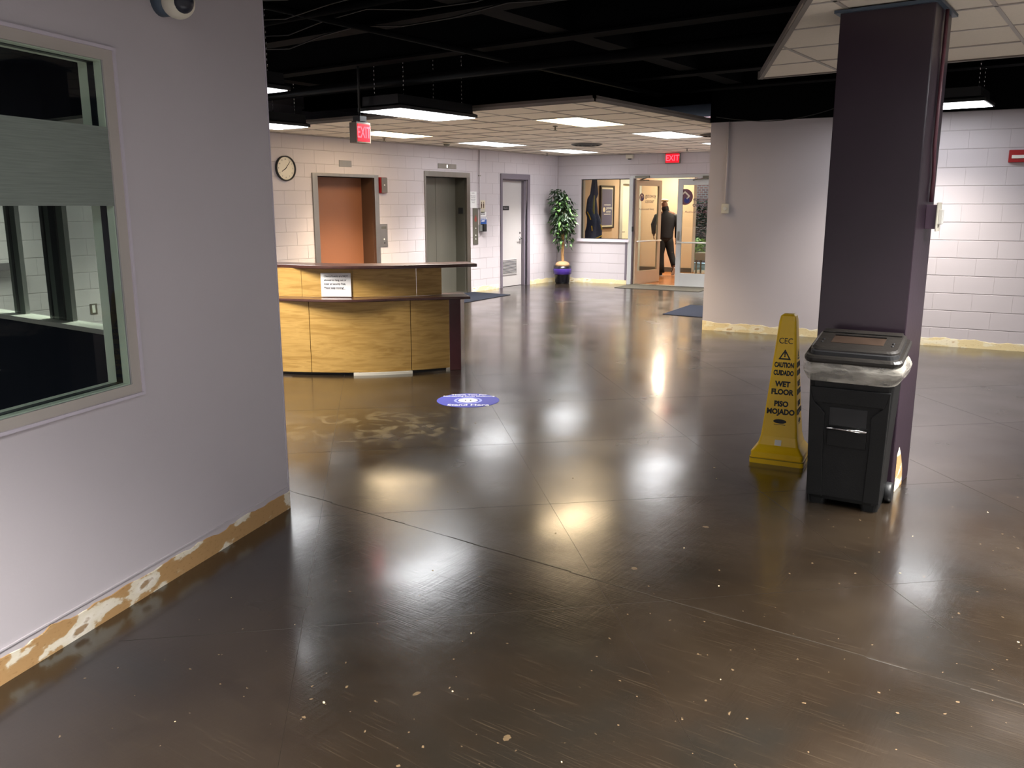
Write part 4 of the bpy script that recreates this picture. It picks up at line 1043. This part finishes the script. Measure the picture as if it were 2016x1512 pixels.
# ---------------------------------------------------------------- wet floor cone
cn = thing('wet_floor_cone', 'tall yellow pyramid wet floor cone with black warning lettering', 'cone', (-1.735, 5.335, 0), R(9.4))
def sq(a, z, r=.12): return [(x, y, z) for x, y in rrect(2 * a, 2 * a, a * r, 3)]
body = MB().loft([sq(.166, 0), sq(.166, .035), sq(.160, .04), sq(.160, .072), sq(.148, .085), sq(.126, .115), sq(.112, .17), sq(.099, .30), sq(.052, .90, .3), sq(.045, .93, .3), sq(.03, .94, .3)])
obj('body', body, M['yellow'], cn)
obj('base_ridge', MB().loft([sq(.168, .030), sq(.168, .036)]), mat('dirty_yellow', (150, 122, 20), .6), cn)
sl = math.atan((.099 - .052) / .6)
def face_y(z): return -(.112 - (z - .17) * (.013 / .13)) if z < .3 else -(.099 - (z - .3) * (.047 / .6))
def cone_text(parent):
    T = lambda s, z, size, sx=1, b=.0022: text('lettering', s, size, M['ink'], parent, (0, face_y(z) - .0012, z), (PI / 2 - sl, 0, 0), bold=b, sx=sx)
    T('CAUTION', .625, .042, .62); T('CUIDADO', .575, .042, .62)
    T('WET', .505, .046, .9); T('FLOOR', .455, .046, .9); T('PISO', .38, .046, .92); T('MOJADO', .33, .046, .9)
    T('!', .69, .04)
    tri = MB()
    P3 = [(-.038, -.03), (.038, -.03), (0, .035)]; P4 = [(-.024, -.021), (.024, -.021), (0, .02)]
    for i in range(3):
        j = (i + 1) % 3; tri.add([(*P3[i], 0), (*P3[j], 0), (*P4[j], 0), (*P4[i], 0)], [(0, 1, 2, 3)])
    obj('warning_triangle', tri, M['ink'], parent, (0, face_y(.69) - .002, .69), (PI / 2 - sl, 0, 0))
    obj('maker_mark', MB().prism([(.04 * math.cos(R(20 * k)), .014 * math.sin(R(20 * k))) for k in range(18)], 0, .001).box(-.035, .035, -.022, -.019, 0, .001), M['ink'], parent, (0, face_y(.27) - .001, .27), (PI / 2 - sl, 0, 0))
cone_text(cn)
side = bpy.data.objects.new('side_print', None)
obj_side = obj('side_print', MB().box(-.001, .001, -.001, .001, .3, .302), M['ink'], cn, rot=(0, 0, R(90)))
cone_text(obj_side)
text('handwriting', 'CEC', .05, M['ink'], cn, (0, face_y(.775) - .001, .775), (PI / 2 - sl, 0, 0), sx=.9)
obj('sticker', MB().box(-.02, .02, -.002, 0, -.018, .018), M['cream'], cn, (0, -.122, .135), (R(-22), 0, 0))

# ---------------------------------------------------------------- trash bin
bn = thing('trash_bin', 'black rolling trash bin with dark lid and clear liner in front of the column', 'bin', (-1.165, 4.755, 0), R(5))
rings = []
prof = [(0.0, .365, .27), (.02, .37, .28), (.30, .385, .30), (.60, .415, .33), (.76, .435, .345), (.775, .45, .36), (.79, .45, .36)]
def bring(z, w_, d_, notch=False):
    out = []
    for x, y in rrect(w_, d_, .035, 4): out.append((x, y, z))
    return out
body = MB().loft([bring(*p) for p in prof], smooth=False)
me = body.mesh('body', M['binblack'])
bodyo = obj('body', me, None, bn, (0, 0, .035))
# feet leave an arched gap under the front edge
for sx in (-1, 1):
    obj('foot', MB().loft([[(x + sx * .135, y, 0) for x, y in rrect(.085, .26, .02, 3)], [(x + sx * .133, y, .05) for x, y in rrect(.1, .27, .02, 3)]]), M['binblack'], bn)
def fy(z): return -(.135 + (z - .035) * .05)      # front plane
# raised side pilasters and recess frame on the front
def front_piece(name, pts, t0, t1, m):
    mb = MB(); n_ = len(pts)
    A = [(x, fy(z) - t1, z) for x, z in pts]; B = [(x, fy(z) - t0, z) for x, z in pts]
    mb.loft([B, A]); return obj(name, mb, m, bn, bevel=.004)
front_piece('front_rib', [(-.185, .05), (-.105, .05), (-.115, .36), (-.115, .52), (-.175, .58), (-.2, .66)], -.02, .014, M['binblack'])
front_piece('front_rib', [(.185, .05), (.2, .66), (.175, .58), (.115, .52), (.115, .36), (.105, .05)], -.02, .014, M['binblack'])
front_piece('top_band', [(-.2, .66), (-.175, .575), (.175, .575), (.2, .66)], -.02, .014, M['binblack'])
front_piece('handle_recess', [(-.095, .455), (.095, .455), (.095, .555), (-.095, .555)], -.004, .003, M['ink'])
front_piece('recess_slope', [(-.1, .34), (.1, .34), (.1, .43), (-.1, .43)], -.02, .008, M['binblack'])
obj('catch_bar', MB().tube([(-.1, fy(.44) - .012, .44), (.1, fy(.44) - .012, .44)], .008), M['chrome'], bn)
obj('wheel', MB().lathe([(.05, -.02), (.055, -.01), (.055, .01), (.05, .02)], 20, (.2, .1, .055), axis='x'), M['blackp'], bn)
obj('wheel', MB().lathe([(.05, -.02), (.055, -.01), (.055, .01), (.05, .02)], 20, (-.2, .1, .055), axis='x'), M['blackp'], bn)
# liner skirt
rings = []
def skirt(z, w_, d_, amp, seed):
    out = []; P = rrect(w_, d_, .06, 8)
    for i, (x, y) in enumerate(P):
        nn = noise.noise(Vector((x * 9 + seed, y * 9, z * 5))); s2 = noise.noise(Vector((x * 5, y * 5 + 3, 0)))
        out.append((x * (1 + amp * nn), y * (1 + amp * nn), z + .025 * s2 * (1 if amp > .03 else .1)))
    return out
sk = MB().loft([skirt(.815, .465, .37, .0, 1), skirt(.80, .485, .385, .02, 1), skirt(.775, .50, .40, .05, 2), skirt(.745, .495, .40, .07, 3), skirt(.715, .475, .385, .08, 4), skirt(.69, .455, .36, .05, 5)], 0, False, True)
obj('liner_bag', sk, M['bag'], bn, label='clear plastic liner folded over the rim')
# lid: slopes up to the back
tilt = R(11)
ldm = lambda rr: [(x, y, z) for x, y, z in rr]
def lr(z, w_, d_, r=.05, cy=0): return [(x, y + cy, z) for x, y in rrect(w_, d_, r, 5)]
lid = obj('lid', MB().loft([lr(-.012, .475, .40), lr(.0, .485, .41), lr(.014, .485, .41), lr(.024, .47, .39)]), M['lid'], bn, (0, .0, .84), (tilt, 0, 0))
lid2 = obj('lid_groove', MB().loft([lr(.022, .44, .355), lr(.042, .43, .345)]), M['ink'], lid)
obj('lid_top', MB().loft([lr(.038, .44, .335, .05, .012), lr(.050, .435, .33, .05, .012), lr(.058, .41, .305, .05, .012)]), M['lid'], lid)
obj('lid_recess', MB().box(-.13, .13, -.06, .05, .0582, .060), mat('dusty_brown_plastic', (58, 46, 38), .3, var=.5, scale=14), lid)
obj('lid_ridge', MB().box(-.13, .13, .055, .065, .058, .068).box(-.2, .2, .1, .15, .058, .066), M['lid'], lid, bevel=.003)
for sx in (-.175, .175):
    for sy in (-.06, -.02): obj('rivet', MB().lathe([(.008, .058), (.006, .063)], 10, (sx, sy, 0)), M['ink'], lid)

# ---------------------------------------------------------------- walking person
def skin(name, verts, edges, m, parent, root=0, sub_=2):
    me = bpy.data.meshes.new(name); me.from_pydata([v[0] for v in verts], edges, [])
    o = bpy.data.objects.new(name, me); COL.objects.link(o)
    md = o.modifiers.new('s', 'SKIN'); md.use_smooth_shade = True
    for i, v in enumerate(verts):
        r_ = v[1]; me.skin_vertices[0].data[i].radius = (r_, r_) if not isinstance(r_, tuple) else r_
        me.skin_vertices[0].data[i].use_root = (i == root)
    sb = o.modifiers.new('u', 'SUBSURF'); sb.levels = sub_; sb.render_levels = sub_
    dg = bpy.context.evaluated_depsgraph_get(); me2 = bpy.data.meshes.new_from_object(o.evaluated_get(dg))
    bpy.data.objects.remove(o); me2.materials.clear(); me2.materials.append(m)
    for p in me2.polygons: p.use_smooth = True; p.material_index = 0
    return obj(name, me2, None, parent)
M['skin'] = mat('skin', (120, 84, 66), .55); M['jacket'] = mat('dark_navy_jacket', (16, 20, 30), .7, var=.2, scale=8, bump=.2, bscale=14)
M['trousers'] = mat('black_trousers', (8, 9, 13), .8, var=.2, bump=.2, bscale=12); M['cap'] = mat('tan_cap', (200, 184, 156), .8, var=.15)
M['shoe'] = mat('black_shoe', (18, 18, 22), .4); M['sole'] = mat('grey_white_sole', (190, 190, 190), .5); M['mask'] = mat('black_scarf', (12, 12, 16), .7)
pr = thing('person', 'person walking away in tan cap, dark navy jacket and black trousers', 'person', (-9.0, 18.35, 0), R(36))
# local x = to the camera's right, y = away, z up.
J = dict(pel=(.05, .02, .93), wst=(.05, .02, 1.06), chest=(.06, .0, 1.28), ucb=(.055, .0, 1.40), neck=(.03, .01, 1.49), head=(.0, .02, 1.63), top=(-.005, .02, 1.70),
         lsh=(-.13, 0, 1.40), lel=(-.245, -.03, 1.17), lwr=(-.21, .12, .98), lh=(-.20, .17, .93), rsh=(.24, 0, 1.395), rel=(.305, -.03, 1.13), rwr=(.31, .03, .88), rh=(.31, .05, .82),
         lhp=(-.04, .02, .90), lkn=(-.045, .06, .49), lan=(-.03, -.02, .09), lto=(-.05, .14, .04), rhp=(.145, .02, .90), rkn=(.19, .0, .52), ran=(.235, -.20, .22), rto=(.225, -.07, .12))
B = [('pel', .11), ('wst', .10), ('chest', .125), ('ucb', .10), ('neck', .05), ('head', .085), ('top', .06), ('lsh', .055), ('lel', .042), ('lwr', .03), ('rsh', .055), ('rel', .042), ('rwr', .03),
     ('lhp', .085), ('lkn', .055), ('lan', .04), ('lto', .032), ('rhp', .085), ('rkn', .055), ('ran', .04), ('rto', .032), ('lh', .03), ('rh', .03)]
ix = {n_: i for i, (n_, _) in enumerate(B)}
ed = [('pel', 'wst'), ('wst', 'chest'), ('chest', 'ucb'), ('ucb', 'neck'), ('neck', 'head'), ('head', 'top'), ('ucb', 'lsh'), ('lsh', 'lel'), ('lel', 'lwr'), ('lwr', 'lh'), ('ucb', 'rsh'), ('rsh', 'rel'), ('rel', 'rwr'), ('rwr', 'rh'),
      ('pel', 'lhp'), ('lhp', 'lkn'), ('lkn', 'lan'), ('lan', 'lto'), ('pel', 'rhp'), ('rhp', 'rkn'), ('rkn', 'ran'), ('ran', 'rto')]
skin('body', [(J[n_], r_) for n_, r_ in B], [(ix[a], ix[b]) for a, b in ed], M['skin'], pr)
V = lambda n_, r_: (J[n_], r_)
def ell(c, a, b, n=20): return [(c[0] + a * math.cos(2 * PI * i / n), c[1] + b * math.sin(2 * PI * i / n), c[2]) for i in range(n)]
jk = MB().loft([ell((.05, .02, .84), .165, .12), ell((.052, .02, .90), .175, .13), ell((.055, .02, 1.02), .178, .13), ell((.06, .01, 1.18), .195, .135), ell((.06, .0, 1.32), .215, .13), ell((.058, .0, 1.39), .20, .115), ell((.05, .0, 1.43), .15, .095), ell((.04, .01, 1.47), .09, .08), ell((.035, .01, 1.52), .07, .07)], 0, True, True)
sh = [Vector(J['lsh']) + Vector((.03, 0, -.02)), Vector(J['lsh']) + Vector((-.03, 0, -.05)), Vector(J['lel']), Vector(J['lwr'])]
jk.tube([sh[0], sh[1], sh[1].lerp(sh[2], .5), sh[2], sh[2].lerp(sh[3], .5), sh[3]], [.07, .08, .07, .062, .055, .048], 12)
sh = [Vector(J['rsh']) + Vector((-.03, 0, -.02)), Vector(J['rsh']) + Vector((.015, 0, -.05)), Vector(J['rel']), Vector(J['rwr'])]
jk.tube([sh[0], sh[1], sh[1].lerp(sh[2], .5), sh[2], sh[2].lerp(sh[3], .5), sh[3]], [.07, .08, .07, .064, .056, .048], 12)
obj('jacket', jk, M['jacket'], pr)
tz = MB().loft([ell((.05, .02, 1.0), .14, .11), ell((.05, .02, .92), .155, .118), ell((.05, .02, .84), .16, .12), ell((.05, .02, .78), .13, .10)], 0, True, True)
tz.tube([(-.02, .02, .86), (-.03, .03, .75), (-.045, .06, .5), (-.037, .02, .28), (-.03, -.02, .07)], [.10, .105, .082, .076, .078], 14)
tz.tube([(.12, .02, .86), (.14, .02, .75), (.185, .02, .52), (.215, -.1, .36), (.235, -.19, .24)], [.10, .105, .08, .07, .066], 14)
obj('trousers', tz, M['trousers'], pr)
skin('cap', [((-.002, .02, 1.69), .112), ((-.002, .022, 1.725), .105), ((.0, .025, 1.75), .07)], [(0, 1), (1, 2)], M['cap'], pr)
obj('cap_brim', MB().lathe([(.095, 0), (.1, .008), (.09, .014)], 20, (0, .1, 1.69)), M['cap'], pr)
skin('scarf', [((.005, .02, 1.60), .094), ((.02, .01, 1.53), .085), ((.035, .01, 1.46), .09)], [(0, 1), (1, 2)], M['mask'], pr)
def shoe(name, heel, toe, r_=.045):
    h_, t_ = Vector(heel), Vector(toe); s_ = skin(name, [(h_, r_), (h_.lerp(t_, .5), (r_ * 1.0, r_ * .9)), (t_, (r_ * .95, r_ * .7))], [(0, 1), (1, 2)], M['shoe'], pr)
    dn = Vector((0, 0, -.03)); mb = MB(); d = (t_ - h_); L = d.length; d.normalize(); sd = Vector((d.y, -d.x, 0)).normalized() * .042; up = sd.cross(d).normalized()
    if up.z < 0: up = -up
    pts = [h_ - d * .04 - sd * .8, h_ - d * .04 + sd * .8, t_ + d * .04 + sd * .8, t_ + d * .04 - sd * .8]
    mb.add([p - up * .045 for p in pts] + [p - up * .03 for p in pts], [(0, 1, 2, 3), (4, 5, 6, 7), (0, 1, 5, 4), (1, 2, 6, 5), (2, 3, 7, 6), (3, 0, 4, 7)])
    obj('sole', mb, M['sole'], s_)
shoe('shoe', (-.035, -.03, .047), (-.06, .16, .047)); shoe('shoe', (.24, -.20, .20), (.225, -.08, .075))
# fingers of the two hanging hands
for (hx, hn) in (('lh', -1), ('rh', 1)):
    c = Vector(J[hx]); verts = [(c + Vector((0, 0, .03)), .026), (c + Vector((0, .005, -.03)), .024)]; e = [(0, 1)]
    hh = skin('hand', verts, e, M['skin'], pr, sub_=1)
    for q in range(4):
        b_ = c + Vector((.0, -.03 + .02 * q, -.04)); L = (.055, .065, .062, .05)[q]
        obj('finger', MB().tube([b_, b_ + Vector((-.004 * hn, .004, -L * .5)), b_ + Vector((-.014 * hn, .008, -L))], [.0085, .008, .006], 6), M['skin'], hh)
    obj('thumb', MB().tube([c + Vector((0, .025, .0)), c + Vector((-.008 * hn, .045, -.03)), c + Vector((-.01 * hn, .045, -.055))], [.01, .009, .007], 6), M['skin'], hh)

# ---------------------------------------------------------------- chips of paint on the floor
def chip_mesh(k):
    rr = random.Random(k); n_ = 7; pts = [(math.cos(2 * PI * i / n_) * rr.uniform(.5, 1), math.sin(2 * PI * i / n_) * rr.uniform(.5, 1)) for i in range(n_)]
    return MB().prism([(x * .01, y * .007) for x, y in pts], 0, .0015).mesh('paint_chip', M['chip'])
cm = [chip_mesh(k) for k in range(5)]
spots = [(-1.9, 2.35), (-2.5, 2.0), (-1.2, 1.9), (-.6, 1.8), (-1.5, 1.2), (-2.0, 1.7), (-1.0, 2.6), (-.3, 2.4), (-1.6, 3.6), (-2.2, 3.4), (-2.6, 4.2), (-3.1, 4.4), (-1.3, 3.3), (-.2, 3.5),
         (-.75, 4.4), (-2.0, 4.9), (-1.9, 4.7), (-2.4, 2.7), (-2.9, 2.0), (-3.0, 3.6), (-.7, 3.9), (-.1, 2.0), (-2.3, 1.35), (-1.7, 2.0), (-5.0, 6.6), (-5.2, 7.5), (-.5, 5.0), (-3.9, 4.9)]
for i, (x, y) in enumerate(spots):
    o = bpy.data.objects.new('paint_chip', cm[i % 5]); COL.objects.link(o); o.location = (x, y, 0); o.rotation_euler = (0, 0, random.uniform(0, 6)); s_ = random.uniform(.3, .8); o.scale = (s_, s_, 1)
    tag(o, 'small pale paint chip lying on the dark glossy floor', 'debris', 'paint chips scattered on the floor')

# dried tan stains on the floor
M['stainspot'] = mat('tan_floor_stain', (74, 60, 42), .35, var=.4, scale=60)
for i, (x, y, a, b) in enumerate([(-1.47, 1.63, .012, .03), (-1.19, 1.80, .014, .014), (-1.68, 3.25, .02, .02), (-1.40, 1.90, .015, .02), (-1.79, 1.92, .012, .018), (-1.63, 3.92, .022, .02)]):
    rr = random.Random(i + 40); n_ = 14; sc_ = [rr.uniform(.6, 1) for _ in range(n_)]
    pts = [(x + a * math.cos(2 * PI * k / n_) * sc_[k], y + b * math.sin(2 * PI * k / n_) * sc_[k]) for k in range(n_)]
    obj('dried_stain', MB().prism(pts, -.001, .0004), M['stainspot'], fl)
